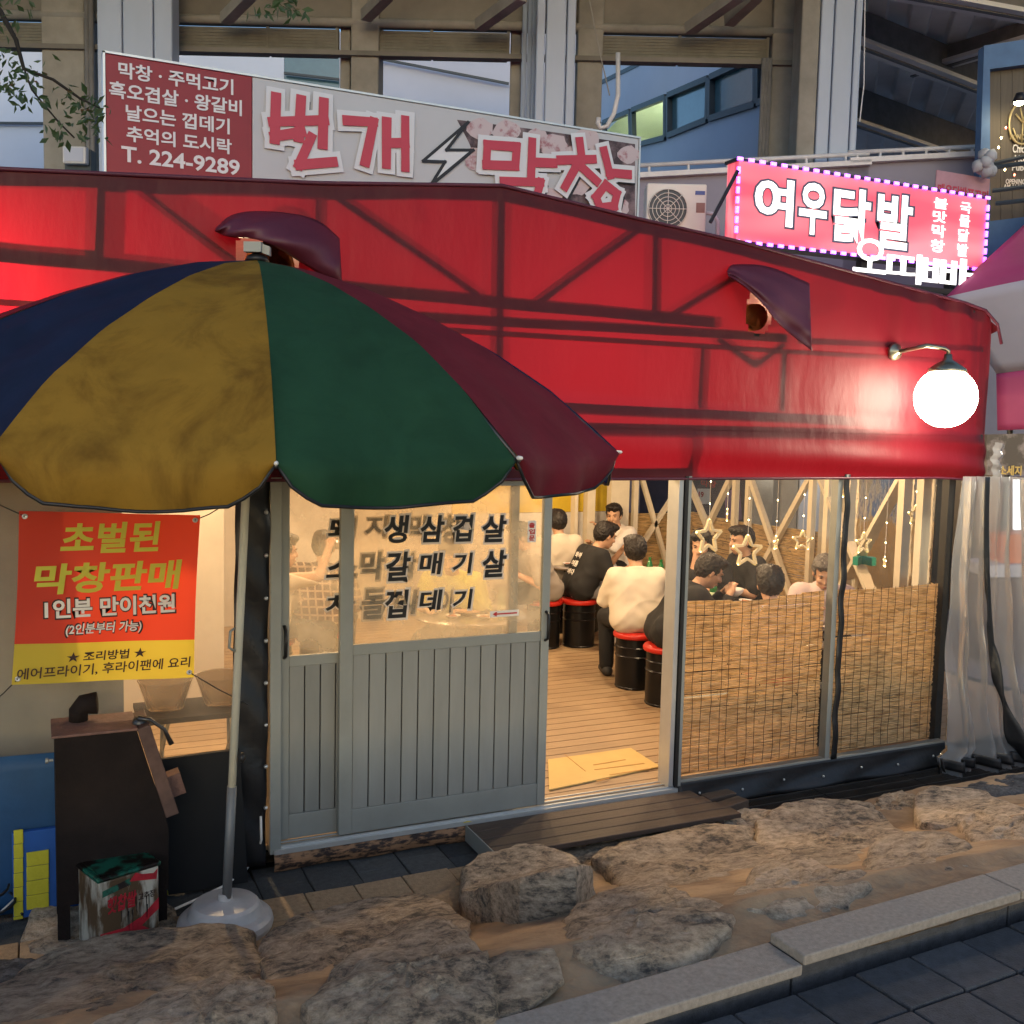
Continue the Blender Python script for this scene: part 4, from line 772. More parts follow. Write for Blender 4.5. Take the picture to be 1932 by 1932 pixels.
# ================================================================== lit box sign behind
YX = 8.0
fx = thing('lit_box_sign', 'glowing pink box sign edged with purple lights above the tent', 'sign', (7.6, YX, 0))
fa, fb = Wy(1395, 303, YX), Wy(1862, 373, YX); fz0 = Wy(1388, 452, YX)[2]
m_face = M('lit_pink_face', (.6, .15, .2), .4, var=0, emit=(1, .16, .22), es=.45)
n = m_face.node_tree; no = n.nodes.new('ShaderNodeTexNoise'); no.inputs['Scale'].default_value = 2.2; no.inputs['Detail'].default_value = 1
rp = n.nodes.new('ShaderNodeValToRGB'); rp.color_ramp.elements[0].position = .38; rp.color_ramp.elements[1].position = .66
rp.color_ramp.elements[0].color = (.75, .03, .07, 1); rp.color_ramp.elements[1].color = (1, .30, .32, 1)
n.links.new(no.outputs['Fac'], rp.inputs['Fac']); n.links.new(rp.outputs['Color'], n.nodes['Principled BSDF'].inputs['Emission Color'])
q = B(); q.box(fa[0], fb[0], YX, YX+.18, fz0, fa[2]); lbx = q.build('light_box', m_face, fx)
q = B(); q.box(fa[0]-.02, fb[0]+.02, YX+.01, YX+.20, fa[2]+.001, fa[2]+.03); q.box(fa[0]-.02, fb[0]+.02, YX+.01, YX+.20, fz0-.03, fz0-.001); q.build('edge_trim', m_blk, fx)
m_led = ME('purple_led', (.42, .06, 1.0), 2.6); q = B(); q.obox((0, 0, 0), (.030, 0, 0), (0, .008, 0), (0, 0, .015)); l0 = q.build('led', m_led, fx); first = True
N1 = 25; pos = [(fa[0]+(fb[0]-fa[0])*i/N1, fa[2]+.015, 0) for i in range(N1+1)]+[(fa[0]+(fb[0]-fa[0])*i/N1, fz0-.015, 0) for i in range(N1+1)]+[(x, fz0+(fa[2]-fz0)*(i+1)/8, 1) for i in range(7) for x in (fa[0]-.012, fb[0]+.012)]
for x, z, vt in pos:
    o = l0 if first else l0.copy()
    if not first: COL.objects.link(o)
    first = False; o.location = Vector((x, YX-.012, z))-wloc(fx); o.rotation_euler = (0, rad(90) if vt else 0, 0)
m_glow = ME('glowing_letter', (1, .98, .92), 1.0); m_lb = M('letter_border', (.10, .10, .16), .5, var=0)
for ch, x0, y0, x1, y1 in (('여', 1424, 425, 1497, 336), ('우', 1508, 443, 1560, 345), ('닭', 1572, 458, 1642, 355), ('발', 1655, 470, 1721, 366)):
    textP('letter', ch, ((x0-4, y0+4), (x1+4, y1-4)), YX-.004, m_lb, lbx, .06, .001)
    textP('letter', ch, ((x0, y0), (x1, y1)), YX-.009, m_glow, lbx, .03, .001)
for ch, x0, y0, x1, y1 in (('불', 1762, 394, 1788, 374), ('맛', 1760, 420, 1786, 398), ('막', 1758, 448, 1784, 424), ('창', 1756, 476, 1782, 452), ('국', 1812, 402, 1832, 382), ('물', 1810, 428, 1830, 406), ('닭', 1808, 456, 1828, 432), ('발', 1806, 484, 1826, 460)):
    textP('letter', ch, ((x0, y0), (x1, y1)), YX-.006, m_glow, lbx, .02, .001)
for x in (7.75, 9.0):
    q = B(); q.box(x-.04, x+.04, YX+.2, YX+.28, ZG-.12, fa[2]-.05); q.build('support', m_frame, fx)
q = B(); q.tube([Wy(1392, 322, 7.98), Wy(1340, 420, 8.05)], .018, 6); q.build('stay', m_blk, fx)
fl2 = thing('channel_letters', 'glowing white channel letters below the pink box sign', 'sign', Wy(1730, 520, 7.7)*[1, 1, 0]+[0, 0, 3.3])
for ch, x0, y0, x1, y1 in (('오', 1610, 515, 1672, 450), ('따', 1672, 535, 1750, 478), ('빠', 1738, 552, 1835, 485)):
    textP('letter', ch, ((x0, y0), (x1, y1)), 7.7, m_glow, fl2, .010, .005)
q = B(); q.box(Wy(1610, 515, 7.7)[0], Wy(1835, 552, 7.7)[0], 7.74, 7.78, 3.55, 3.60); q.build('rail', m_frame, fl2)
ty0 = Wy(1765, 362, 8.6); q = B(); t1 = Wy(1850, 338, 8.6); q.box(ty0[0], t1[0]+.15, 8.6, 8.61, ty0[2]-.1, t1[2]+.02); pb = q.build('faded_strip_banner', M('faded_banner', (.35, .2, .24), .7)); tag(pb, 'small faded pink strip banner above the glowing box sign', 'banner')
text('letter', '매운닭발쭈꾸미', (ty0[0]+.03, 8.597, ty0[2]-.05), (1, 0, 0), (0, 0, 1), t1[0]-ty0[0]+.1, .15, m_lred, pb, .02)
# ================================================================== elevated stand behind
m_conc = M('brown_concrete', (.25, .242, .22), .9, var=.25, scale=2, bump=.2, bscale=20); m_clad = M('pale_cladding', (.36, .43, .56), .5, var=.08, scale=1.5, stretch=(1, 1, .3)); m_louv = M('olive_louvre', (.15, .145, .12), .7, var=.15)
m_soff = M('dark_soffit', (.18, .172, .155), .9, var=.25, scale=1.2); m_corr = M('galvanised_deck', (.70, .70, .71), .6, metal=0, var=.15, scale=1); m_beam = M('steel_beam', (.17, .17, .175), .6, var=.2)
stn = thing('elevated_stand', 'elevated concrete stand on columns with clad pillars and a ribbed deck', 'building', sd(0, 15, ZG))
DC = 14.0
def slab(nm, pix, dep, th, mat, par=None):
    q = B(); q.prism([Wd(x, y, dep) for x, y in pix], WH*th); return q.build(nm, mat, par or stn)
def col(nm, xa, xb, ytop, dep, th, mat, par=None, xa2=None, xb2=None):
    a, b2 = Wd(xa, 330, dep), Wd(xb, 330, dep); zt_ = Wd(xa, ytop, dep)[2]
    q = B(); q.prism([(a[0], a[1], ZG-.1), (b2[0], b2[1], ZG-.1), (b2[0], b2[1], zt_), (a[0], a[1], zt_)], WH*th); return bevel(q.build(nm, mat, stn), .02)
for xa, xb in ((82, 162), (660, 712), (1083, 1131), (1447, 1512)): col('column', xa, xb, -80, DC, .5, m_conc)
for xa, xb in ((640, 659), (958, 979)): col('column', xa, xb, -80, DC+.15, .3, m_conc)
for xa, xb in ((186, 232), (234, 290), (292, 326), (1006, 1022), (1024, 1061), (1063, 1079)): col('cladding', xa, xb, -120, DC-.6, .3, m_clad)
for xa, xb, th in ((1500, 1534, .4), (1536, 1560, .25), (1562, 1598, .35), (1600, 1613, .33)): col('cladding', xa, xb, -120, DC-.9, th, m_clad if xa > 1510 else m_conc)
for xp in (984, 994, 1002, 168, 176, 1432, 1438, 1444):
    a = Wd(xp, 330, DC-.1); q = B(); q.tube([(a[0], a[1], 3), (a[0], a[1], Wd(xp, -60 if xp < 1400 else 110, DC-.1)[2])], .035 if xp < 1400 else .03, 8); q.build('drain_pipe', m_beam if xp > 1400 or xp < 200 else m_clad, stn, True)
# louvred fascia: frame, bays with real slats, posts
zf0, zf1 = Wd(500, 94, DC)[2], Wd(500, 45, DC)[2]
for xa, xb in ((-120, 81), (327, 503), (507, 634), (713, 812), (816, 957), (1132, 1280), (1284, 1446)):
    a, b2 = Wd(xa, 70, DC+.1), Wd(xb, 70, DC+.1)
    for i in range(7):
        z = zf0+.04+(zf1-zf0-.06)*(i+.5)/7; q = B(); q.beam((a[0], a[1], z), (b2[0], b2[1], z), .05, .035); q.build('louvre_slat', m_louv, stn)
    q = B(); q.prism([a*[1, 1, 0]+[0, 0, zf0]+WH*.08, b2*[1, 1, 0]+[0, 0, zf0]+WH*.08, b2*[1, 1, 0]+[0, 0, zf1]+WH*.08, a*[1, 1, 0]+[0, 0, zf1]+WH*.08], WH*.1); q.build('fascia', m_louv, stn)
    q = B(); q.prism([b2*[1, 1, 0]+[0, 0, zf0]-WH*.03, b2*[1, 1, 0]+UH*.035+[0, 0, zf0]-WH*.03, b2*[1, 1, 0]+UH*.035+[0, 0, zf1]-WH*.03, b2*[1, 1, 0]+[0, 0, zf1]-WH*.03], WH*.1); q.build('fascia_post', m_louv, stn)
q = B(); a, b2 = Wd(-150, 38, DC+.05), Wd(1500, 38, DC+.05); a[2] = b2[2] = zf1+.06; q.tube([a, b2], .06, 10); q.build('service_pipe', m_conc, stn, True)
q = B(); a, b2 = Wd(-150, 94, DC), Wd(1500, 94, DC); a[2] = b2[2] = zf0-.03; q.beam(a, b2, .12, .06); q.build('fascia_sill', m_soff, stn)
# soffit above and knee braces
zs = zf1+1.9
def bk(s0, s1, d0, d1, z0, z1, nm, mat):
    q = B(); c = sd((s0+s1)/2, (d0+d1)/2, (z0+z1)/2); q.obox(c, UH*(s1-s0)/2, WH*(d1-d0)/2, (0, 0, (z1-z0)/2)); return q.build(nm, mat, stn)
bk(-12, 7, DC-6, DC+3, zs, zs+.3, 'soffit', m_soff)
bk(-12, 4.2, DC+.1, DC+.4, zf1+.10, zs-.002, 'upper_wall', m_soff)
for xp in (0, 300, 690, 985, 1110, 1480):
    s_ = (xp-966)/F*DC; q = B(); c = sd(s_, DC-3.2, zs-.25); q.obox(c, UH*.18, WH*3.2, (0, 0, .249)); q.build('beam', m_beam, stn)
for (x0, y0_), (x1, y1_) in (((425, 36), (500, -40)), ((690, 30), (760, -40)), ((905, 48), (985, -10)), ((1375, 40), (1460, -40)), ((1300, 55), (1400, -15))):
    q = B(); q.beam(Wd(x0, y0_, DC-.3), Wd(x1, y1_, DC-1.2), .14, .14); q.build('brace', m_conc, stn)
# ribbed deck on the right
ZD = 8.4; th = rad(0)
q = B()
def rib(u, v):
    dd_ = 13+v*26; p = sd(.30*dd_+u*16, dd_, 0); k = math.sin(u*16*9.5); return (p[0], p[1], ZD+.05*(1 if k > .2 else (-1 if k < -.2 else k*5)))
q.sheet(rib, 700, 2); q.build('ribbed_deck', m_corr, stn)
for (xa, ya), (xb, yb), hh in (((1560, 60), (1900, 190), .55), ((1560, 215), (1900, 330), .7), ((1600, -30), (1990, 40), .5), ((1720, 140), (1990, 60), .35)):
    a, b2 = Wz(xa, ya, ZD-hh), Wz(xb, yb, ZD-hh); q = B(); q.beam(a+[0, 0, hh/2-.06], b2+[0, 0, hh/2-.06], .08, hh-.02); q.build('beam', m_beam, stn)
    q = B(); q.beam(a, b2, .34, .06); q.build('beam_flange', m_corr, stn)
# ---- pale building behind
m_pale = M('pale_blue_panel', (.50, .56, .68), .6, var=.06, scale=.6); m_pale2 = M('lavender_panel', (.42, .46, .58), .6, var=.06, scale=.6); m_teal = M('teal_glass', (.05, .12, .15), .15, var=.1, spec=.8); m_wf = M('dark_window_frame', (.03, .045, .06), .5)
pb_ = thing('pale_blue_building', 'pale blue panelled building seen between the concrete columns', 'building', sd(-2, 25, ZG))
for i, (pix, mt_) in enumerate((([(-200, 60), (536, 60), (536, 420), (-200, 420)], m_pale), ([(536, 60), (640, 60), (640, 420), (536, 420)], m_teal), ([(640, 60), (1131, 60), (1131, 420), (640, 420)], m_pale2))):
    q = B(); q.prism([Wd(x, y, 24+.03*i) for x, y in pix], WH*.4); q.build('wall_panel', mt_, pb_)
for (x0, y0_), (x1, y1_) in (((-150, 231), (82, 233)), ((712, 110), (960, 158)), ((536, 138), (640, 150))):
    q = B(); q.beam(Wd(x0, y0_, 23.9), Wd(x1, y1_, 23.9), .05, .05); q.build('panel_joint', m_wf, pb_)
wA, wB = Wd(1120, 300, 30), Wd(1455, 300, 18.5); wn = nrm(np.cross(wB-wA, (0, 0, 1))); wn = wn if wn@WH < 0 else -wn
rb = thing('windowed_building', 'grey building with a sloping band of windows, one lit', 'building', wA*[1, 1, 0])
PWl = lambda x, y, o_=0.: Wpl(x, y, wA+wn*o_, wn)
def wq(nm, pix, mt_, o_=0., th_=.1, parent=None): q = B(); q.prism([PWl(x, y, o_) for x, y in pix], -wn*th_); return q.build(nm, mt_, parent or rb)
wq('wall', [(1120, 285), (1138, 285), (1195, 276), (1455, 185), (1455, 520), (1120, 520)], m_pale2)
wq('wall', [(1120, 165), (1250, 101), (1455, -10), (1455, 95), (1140, 228), (1120, 236)], m_pale2, 0, .12)
wq('roof_edge', [(1120, 158), (1250, 94), (1455, -20), (1455, -8), (1250, 102), (1120, 166)], m_wf, .02, .2)
wq('sky_panel', [(1120, 60), (1455, 60), (1455, 300), (1120, 300)], m_pale, -2.2, .1)
m_room = M('lit_room', (.75, .78, .62), .8, var=.03); 
m_winglass = MG('window_glass', (.95, 1, .95), .02, (.8, .8, .8), .004, .02)
for pix, lit in (([(1140, 231), (1190, 210), (1192, 276), (1143, 284)], 1), ([(1194, 208), (1257, 183), (1257, 260), (1196, 275)], 1), ([(1262, 180), (1338, 148), (1336, 226), (1262, 256)], 0), ([(1342, 146), (1428, 106), (1428, 196), (1341, 224)], 0), ([(1432, 104), (1500, 74), (1500, 172), (1432, 194)], 0)):
    wf = wq('window', pix, m_teal if not lit else m_winglass, -.05, .02)
    q = B(); n4 = len(pix)
    for i in range(n4): q.beam(PWl(*pix[i], .01), PWl(*pix[(i+1) % n4], .01), .12, .12)
    q.build('frame', m_wf, wf)
# the lit room: floor, ceiling, rear wall, a door and a lamp
q = B(); q.k = 0
A_, B_ = PWl(1138, 300, -.3), PWl(1258, 300, -.3); zlo_, zhi_ = PWl(1195, 300, 0)[2], PWl(1200, 190, 0)[2]+.25
A_ = A_*[1, 1, 0]; B_ = B_*[1, 1, 0]; bk_ = -wn*2.6
q.add([A_+[0, 0, zlo_], B_+[0, 0, zlo_], B_+bk_+[0, 0, zlo_], A_+bk_+[0, 0, zlo_], A_+[0, 0, zhi_], B_+[0, 0, zhi_], B_+bk_+[0, 0, zhi_], A_+bk_+[0, 0, zhi_]], [(0, 1, 2, 3), (4, 7, 6, 5), (3, 2, 6, 7), (0, 3, 7, 4), (1, 5, 6, 2)]); q.build('room', m_room, rb)
lc = A_*.35+B_*.65+bk_*.35; q = B(); q.lathe(lc+[0, 0, zhi_-.06], [(.16, 0), (.14, .05)], 20); q.build('ceiling_lamp', ME('room_lamp', (1, 1, .80), 150), rb, True)
# ---- balcony wall, rails, outdoor unit
m_wall = M('lavender_wall', (.22, .22, .29), .8, var=.08, scale=1.5); m_rail = M('white_rail', (.55, .56, .60), .5)
bw = thing('balcony_wall', 'low lavender balcony wall with a white rail above the tent', 'wall', sd(2, 13.0, ZG))
for xa, xb, ya, yb, ra, rbb in ((1195, 1640, 334, 309, 313, 290), (1600, 1860, 306, 292, 288, 276)):
    a, b2 = Wd(xa, ya, 12.9), Wd(xb, yb, 12.9); q = B(); q.prism([a*[1, 1, 0]+[0, 0, 3.1], b2*[1, 1, 0]+[0, 0, 3.1], b2, a], WH*.15); q.build('panel', m_wall, bw)
    q = B(); q.beam(a, b2, .2, .06); q.build('coping', m_rail, bw)
    r0, r1 = Wd(xa, ra, 12.9), Wd(xb, rbb, 12.9); q = B(); q.tube([r0, r1], .028, 8); q.build('hand_rail', m_rail, bw, True)
    for k in range(6): t = (k+.4)/6; q = B(); q.tube([a*(1-t)+b2*t, r0*(1-t)+r1*t], .018, 6); q.build('baluster', m_rail, bw)
q = B(); q.prism([Wd(x, y, 17) for x, y in ((1120, 330), (2060, 290), (2060, 1085), (1120, 1085))], WH*.2); tag(q.build('lower_rear_wall', m_wall), 'plain grey-violet wall rising behind the balcony', 'wall')
m_ac = M('ac_casing', (.60, .60, .56), .5, var=.05)
ac = thing('air_conditioner', 'white air-conditioner outdoor unit with a round fan grille', 'air conditioner', Wd(1270, 440, 11)*[1, 1, 0]+[0, 0, 3.9])
a, b2 = Wd(1222, 448, 11), Wd(1328, 365, 11); cc = (a+b2)/2; hw = (b2-a)@UH/2; hh = .30; cc = Wd(1272, 400, 11); hw = .31
q = B(); q.obox(cc, UH*hw, WH*.14, (0, 0, .26)); bevel(q.build('casing', m_ac, ac), .015)
fcn = cc-UH*.09-WH*.142; q = B(); q.lathe(fcn+WH*.004, [(.205, 0), (.205, .01), (.19, .012)], 36, -WH); q.build('fan_opening', m_wf, ac)
q = B()
for r_ in (.04, .08, .12, .16, .20): q.tube([fcn-WH*.018+UH*(r_*math.cos(t*.2618))+np.array([0, 0, r_*math.sin(t*.2618)]) for t in range(25)], .004, 5)
for t in range(8): q.tube([fcn-WH*.02, fcn-WH*.02+UH*(.2*math.cos(t*.785))+np.array([0, 0, .2*math.sin(t*.785)])], .004, 5)
q.build('grille', m_ac, ac)
q = B(); q.obox(cc+UH*.24-WH*.143+[0, 0, .17], UH*.05, WH*.002, (0, 0, .02)); q.build('maker_badge', M('blue_badge', (.02, .05, .25), .4), ac)
q = B(); q.obox(cc+UH*.25-WH*.143+[0, 0, .02], UH*.045, WH*.002, (0, 0, .05)); q.build('note_label', M('brown_label', (.25, .14, .12), .6), ac)
q = B(); e = cc+UH*.33; q.tube([e+[0, 0, 0], e+UH*.08+[0, 0, -.01], e+UH*.13+[0, 0, -.08], e+UH*.14+[0, 0, -.45]], .022, 8); q.build('hose', m_rail, ac, True)
q = B(); q.obox(cc-[0, 0, .30], UH*.34, WH*.16, (0, 0, .035)); q.build('bracket', m_wf, ac)
# conduit with hook, hanging wires, floodlight
q = B(); q.tube([Wd(x, y, 13.2) for x, y in ((1166, 100), (1166, 180), (1158, 215), (1145, 238), (1133, 242), (1128, 232), (1130, 222))], .03, 8); tag(q.build('hooked_conduit', m_rail, None, True), 'white conduit ending in a hook beside the clad column', 'conduit')
for k, pts_ in enumerate((((1112, 0), (1132, 100), (1150, 180)), ((1632, 0), (1630, 160), (1622, 230)))):
    q = B(); q.tube([Wd(x, y, 12.8) for x, y in pts_], .008, 5); tag(q.build('hanging_wire', m_rail if k else m_conc), ('thin wire hanging past the brown concrete column' if not k else 'thin wire hanging under the ribbed deck'), 'wire')
fl_ = thing('floodlight', 'small square floodlight fixed to the brown concrete column', 'lamp', Wd(143, 300, 13.6))
c = Wd(143, 294, 13.6); q = B(); q.obox(c, UH*.15, WH*.06, (0, 0, .11)); bevel(q.build('housing', m_rail, fl_), .02); q = B(); q.obox(c-WH*.065, UH*.12, WH*.004, (0, 0, .085)); q.build('lens', m_pale2, fl_); q = B(); q.obox(c+WH*.15-[0, 0, .1], UH*.17, WH*.09, (0, 0, .2)); q.build('bracket', m_wf, fl_)
# ================================================================== blue-framed shop front on the right
m_bfr = M('blue_paint', (.055, .13, .27), .55, var=.12); m_shop = M('dark_boarding', (.10, .085, .065), .7, var=.15, stretch=(6, 6, .3))
sh = thing('chicken_pub_front', 'blue-framed dark shop front with a spotlit round emblem', 'shop front', Wd(1890, 900, 12)*[1, 1, 0])
DS = 12.2
def sq(nm, pix, mt_, o_=0., th_=.1, par_=None): q = B(); q.prism([Wd(x, y, DS-o_) for x, y in pix], WH*th_); return q.build(nm, mt_, par_ or sh)
for i in range(6): xa = 1866+i*22; sq('board', [(xa, 120), (xa+21.4, 118), (xa+21.4, 420), (xa, 420)], m_shop, 0, .05)
sq('frame', [(1857, 86), (2010, 62), (2010, 112), (1868, 130), (1868, 430), (1845, 430)], m_bfr, .12, .15)
sq('lower_wall', [(1845, 420), (2010, 400), (2010, 640), (1845, 640)], m_bfr, .02, .1)
m_gold = M('gold_emblem', (.45, .36, .18), .4, metal=.4)
ec = Wd(1930, 232, DS-.03); q = B(); q.tube([ec+UH*(.16*math.cos(t*.2618))+np.array([0, 0, .24*math.sin(t*.2618)]) for t in range(25)], .014, 6)
for a_, b3 in (((0, -.22), (0, .02)), ((0, 0), (-.09, .10)), ((0, 0), (.09, .10)), ((0, .02), (-.04, .17)), ((0, .02), (.04, .17)), ((-.05, -.20), (-.11, -.06)), ((.05, -.20), (.11, -.06))): q.tube([ec+UH*a_[0]+np.array([0, 0, a_[1]]), ec+UH*b3[0]+np.array([0, 0, b3[1]])], .010, 6)
q.build('emblem', m_gold, sh, True)
for body, x0, y0_, x1, y1_ in (('DON CHICKEN', 1905, 263, 1966, 254), ('Chicken', 1910, 288, 1950, 273), ('Hof', 1914, 305, 1938, 293), ('Pub', 1909, 322, 1932, 310), ('OPENING HOURS', 1897, 347, 1965, 339), ('AM 11:00 - PM 12:00', 1893, 357, 1970, 349)):
    a = Wd(x0, y0_, DS-.02); b2 = Wd(x1, y1_, DS-.02); text('letter', body, a, UH, (0, 0, 1), (b2-a)@UH, b2[2]-a[2], m_gold if body[0] == 'D' else m_wink, sh, .02, .002)
sc_ = Wd(1924, 176, DS-.35); q = B(); q.lathe(sc_, [(.04, 0), (.075, .10)], 16, (0, 0, -1)); q.build('spot_housing', m_blk, sh, True)
q = B(); q.lathe(sc_-[0, 0, .08], [(.02, -.05), (.055, -.03), (.065, 0), (.055, .03), (.02, .05)], 16); q.build('spot_bulb', ME('spot_bulb', (1, .82, .5), 70), sh, True)
m_fairy = ME('fairy_warm', (1, .7, .3), 12); m_fairyr = ME('fairy_red', (1, .12, .06), 8)
for i, (x, y) in enumerate(((1898, 241), (1889, 260), (1884, 278), (1873, 294), (1876, 312), (1896, 320), (1914, 330), (1880, 307))):
    q = B(); c = Wd(x, y, DS-.2); q.lathe(c, [(.003, -.015), (.012, 0), (.003, .015)], 8); q.build('fairy_bulb', m_fairyr if i % 3 == 0 else m_fairy, sh)
for (x0, y0_), (x1, y1_) in (((1862, 318), (1990, 300)), ((1862, 312), (1990, 282)), ((1872, 360), (1990, 345)), ((1878, 384), (1990, 372))):
    q = B(); q.tube([Wd(x0, y0_, DS-.4), Wd(x1, y1_, DS-.6)], .025, 6); q.build('rail', m_wf, sh)
tc = Wd(1860, 315, DS-.45); q = B()
rs = random.Random(5)
for _ in range(14): q.lathe(tc+[rs.gauss(0, .035), rs.gauss(0, .03), rs.gauss(0, .06)], [(.005, -.09), (.05, -.05), (.075, .0), (.05, .05), (.005, .08)], 9, (rs.gauss(0, .5), rs.gauss(0, .5), 1))
tag(q.build('tied_bag', M('grey_bag', (.35, .37, .40), .6), None, True), 'pale grey bundle tied to the corner of the blue shop front', 'bundle')
# ================================================================== pink and white marquee on the right
m_pink = MT('pink_canvas', (.42, .07, .20), (.6, .12, .3), .35, .6, var=.08, bump=.2, bscale=2); m_pw = MT('white_canvas', (.55, .55, .62), (.7, .7, .75), .35, .6, var=.05, bump=.2, bscale=2)
mq = thing('striped_marquee', 'pink and white striped marquee roof beside the red tent', 'marquee', Wd(2100, 1300, 10)*[1, 1, 0]+[0, 0, ZG])
DM = 10.5
def mqf(k0_, k1_):
    apex = Wd(2150, 225, DM+1.5); 
    lv = [(0., [(1, 1), (2, 2)]), ]
    def rowpt(t, s_):                              # t: 0 apex .. 1 eaves ; s_ : 0 left edge .. 1 right
        tt = [0, .52, .75, 1.0]; L = [(2150, 225), (1785, 560), (1880, 705), (1882, 812)]; R_ = [(2150, 225), (2350, 500), (2400, 705), (2400, 812)]
        lx = np.interp(t, tt, [p[0] for p in L]); ly = np.interp(t, tt, [p[1] for p in L]); rx = np.interp(t, tt, [p[0] for p in R_]); ry = np.interp(t, tt, [p[1] for p in R_])
        dep = DM+1.5-1.5*min(1, t/.52)-.6*math.sin(s_*math.pi)*min(1, t/.5)
        return Wd(lx*(1-s_)+rx*s_, ly*(1-s_)+ry*s_-22*math.sin(s_*math.pi)*(1 if .4 < t < .9 else .3), dep)
    q = B(); q.sheet(lambda u, v: rowpt(k0_+(k1_-k0_)*v, u), 24, 8); return q
solid(mqf(0, .52).build('pink_roof', m_pink, mq, True), .01); solid(mqf(.52, .75).build('white_band', m_pw, mq, True), .01); solid(mqf(.75, 1.0).build('pink_valance', m_pink, mq, True), .01)
for x in (1900, 2250):
    a = Wd(x, 900, DM+.4); q = B(); q.tube([(a[0], a[1], ZG-.12), (a[0], a[1], 2.6)], .03, 8); q.build('pole', m_black, mq)
# snack stall below it
ss = thing('snack_stall', 'snack stall with a dark sausage sign and warm lit counter', 'stall', Wd(1960, 1300, 10.4)*[1, 1, 0]+[0, 0, ZG])
def tq(nm, pix, mt_, dep, th_=.1): q = B(); q.prism([Wd(x, y, dep) for x, y in pix], WH*th_); return q.build(nm, mt_, ss)
tq('sign_board', [(1862, 820), (2050, 815), (2050, 896), (1862, 896)], M('sausage_print', (.09, .075, .06), .5, col2=(.26, .22, .2), thr=.55, soft=.1, scale=4), 10.0, .06)
a = Wd(1884, 897, 9.97); text('letter', '소세지', a, UH, (0, 0, 1), .22, .10, M('stall_gold', (.6, .42, .12), .5), ss, .03)
tq('counter', [(1862, 1090), (2050, 1080), (2050, 1270), (1862, 1270)], M('stall_brown', (.10, .06, .04), .6), 9.9, .5)
tq('counter_top', [(1862, 1068), (2050, 1060), (2050, 1089), (1862, 1089)], m_pw, 9.85, .55)
tq('orange_tub', [(1895, 1010), (1960, 1005), (1960, 1066), (1895, 1066)], M('orange_plastic', (.55, .15, .03), .5), 9.95, .3)
tq('lit_panel', [(1915, 905), (1990, 905), (1990, 1000), (1915, 1000)], ME('stall_light', (.85, .92, 1), .8), 10.8, .05)
tq('back_wall', [(1850, 900), (2100, 900), (2100, 1280), (1850, 1280)], M('stall_back', (.25, .15, .09), .7), 11.0, .1)
q = B(); q.box(0, 0, 0, 0, 0, 0) if False else None
rd = mesh('street', [(6.2, 3.9, ZG+.004), (30, 3.9, ZG+.004), (30, 30, ZG+.004), (7.7, 30, ZG+.004), (7.7, 9, ZG+.004)], [(0, 1, 2, 3, 4)], M('street_paving', (.20, .16, .16), .7, var=.25, scale=1.5, bump=.2, bscale=15)); struct(rd)
# ================================================================== inside of the tent
m_inwall = M('inner_panel', (.55, .50, .43), .7, var=.08, scale=1.5)
def wallseg(name, A, C, z0, z1, mat, label, cat='wall', th=.04):
    A = np.array(A+(0,), float); C = np.array(C+(0,), float); d = nrm(C-A); n_ = np.array([-d[1], d[0], 0])
    q = B(); q.obox((A+C)/2+[0, 0, (z0+z1)/2], (C-A)/2, n_*th/2, (0, 0, (z1-z0)/2)); return tag(q.build(name, mat), label, cat)
wallseg('rear_panel', (-2.4, 10.62), (4.2, 10.62), 0, 3.0, m_inwall, 'cream rear wall panel of the tent behind the diners')
wallseg('end_panel', (-2.38, 5.1), (-2.38, 10.6), 0, 3.0, m_inwall, 'cream end wall panel of the tent')
# rear wall seen through the doorway: grey sheet, yellow band, white lower part
wallseg('grey_backdrop', (4.2, 10.60), (6.3, 10.60), 1.55, 3.0, M('grey_sheet', (.30, .30, .31), .6), 'grey upper sheet of the rear wall seen through the doorway')
wallseg('yellow_backdrop', (4.2, 10.595), (6.3, 10.595), 1.12, 1.545, M('yellow_sheet', (.60, .42, .03), .6), 'yellow band of the rear wall seen through the doorway')
wallseg('white_backdrop', (4.2, 10.59), (6.3, 10.59), 0, 1.115, M('white_sheet', (.60, .58, .55), .6), 'white lower sheet of the rear wall seen through the doorway')
for k, (px, w_) in enumerate(((1116, .10), (1088, .04), (1170, .24))):
    a = Wy(px, 950, 10.2); q = B(); q.box(a[0]-w_/2, a[0]+w_/2, 10.2, 10.3, 0, 2.9); tag(q.build('cream_post', m_white_alu), ('wide cream post at the corner of the rear reed blind' if w_ > .2 else ['slim cream post standing before the yellow rear wall band', 'very thin cream post closest to the door edge'][k]), 'post')
# grey partition behind the left vinyl and a warm passage
wallseg('grey_partition', (-1.6, 5.35), (.38, 5.35), .0, 2.2, M('grey_partition', (.20, .20, .18), .8, var=.1), 'plain grey partition board behind the banner')
wallseg('cream_partition', (.2, 7.4), (1.2, 7.4), 0, 2.6, m_inwall, 'cream partition behind the stacked baskets')
wallseg('yellow_header', (.05, 7.34), (1.35, 7.34), 1.62, 1.95, M('yellow_header', (.7, .48, .05), .6), 'yellow header strip above the stacked baskets')
bt = thing('basket_stand', 'low folding stand beside the left vinyl wall', 'stand', (.85, 6.1, 0))
for x in (.62, 1.0):
    q = B(); q.tube([(x, 5.95, 0), (x+.04, 6.25, .42)], .012, 6); q.tube([(x, 6.25, 0), (x+.04, 5.95, .42)], .012, 6); q.build('leg', m_alu, bt)
q = B(); q.box(.5, 1.15, 5.9, 6.3, .42, .45); q.build('top', m_iron, bt)
m_bask = MG('mesh_basket', (.75, .65, .5), .42, (.30, .25, .2), .02, .4)
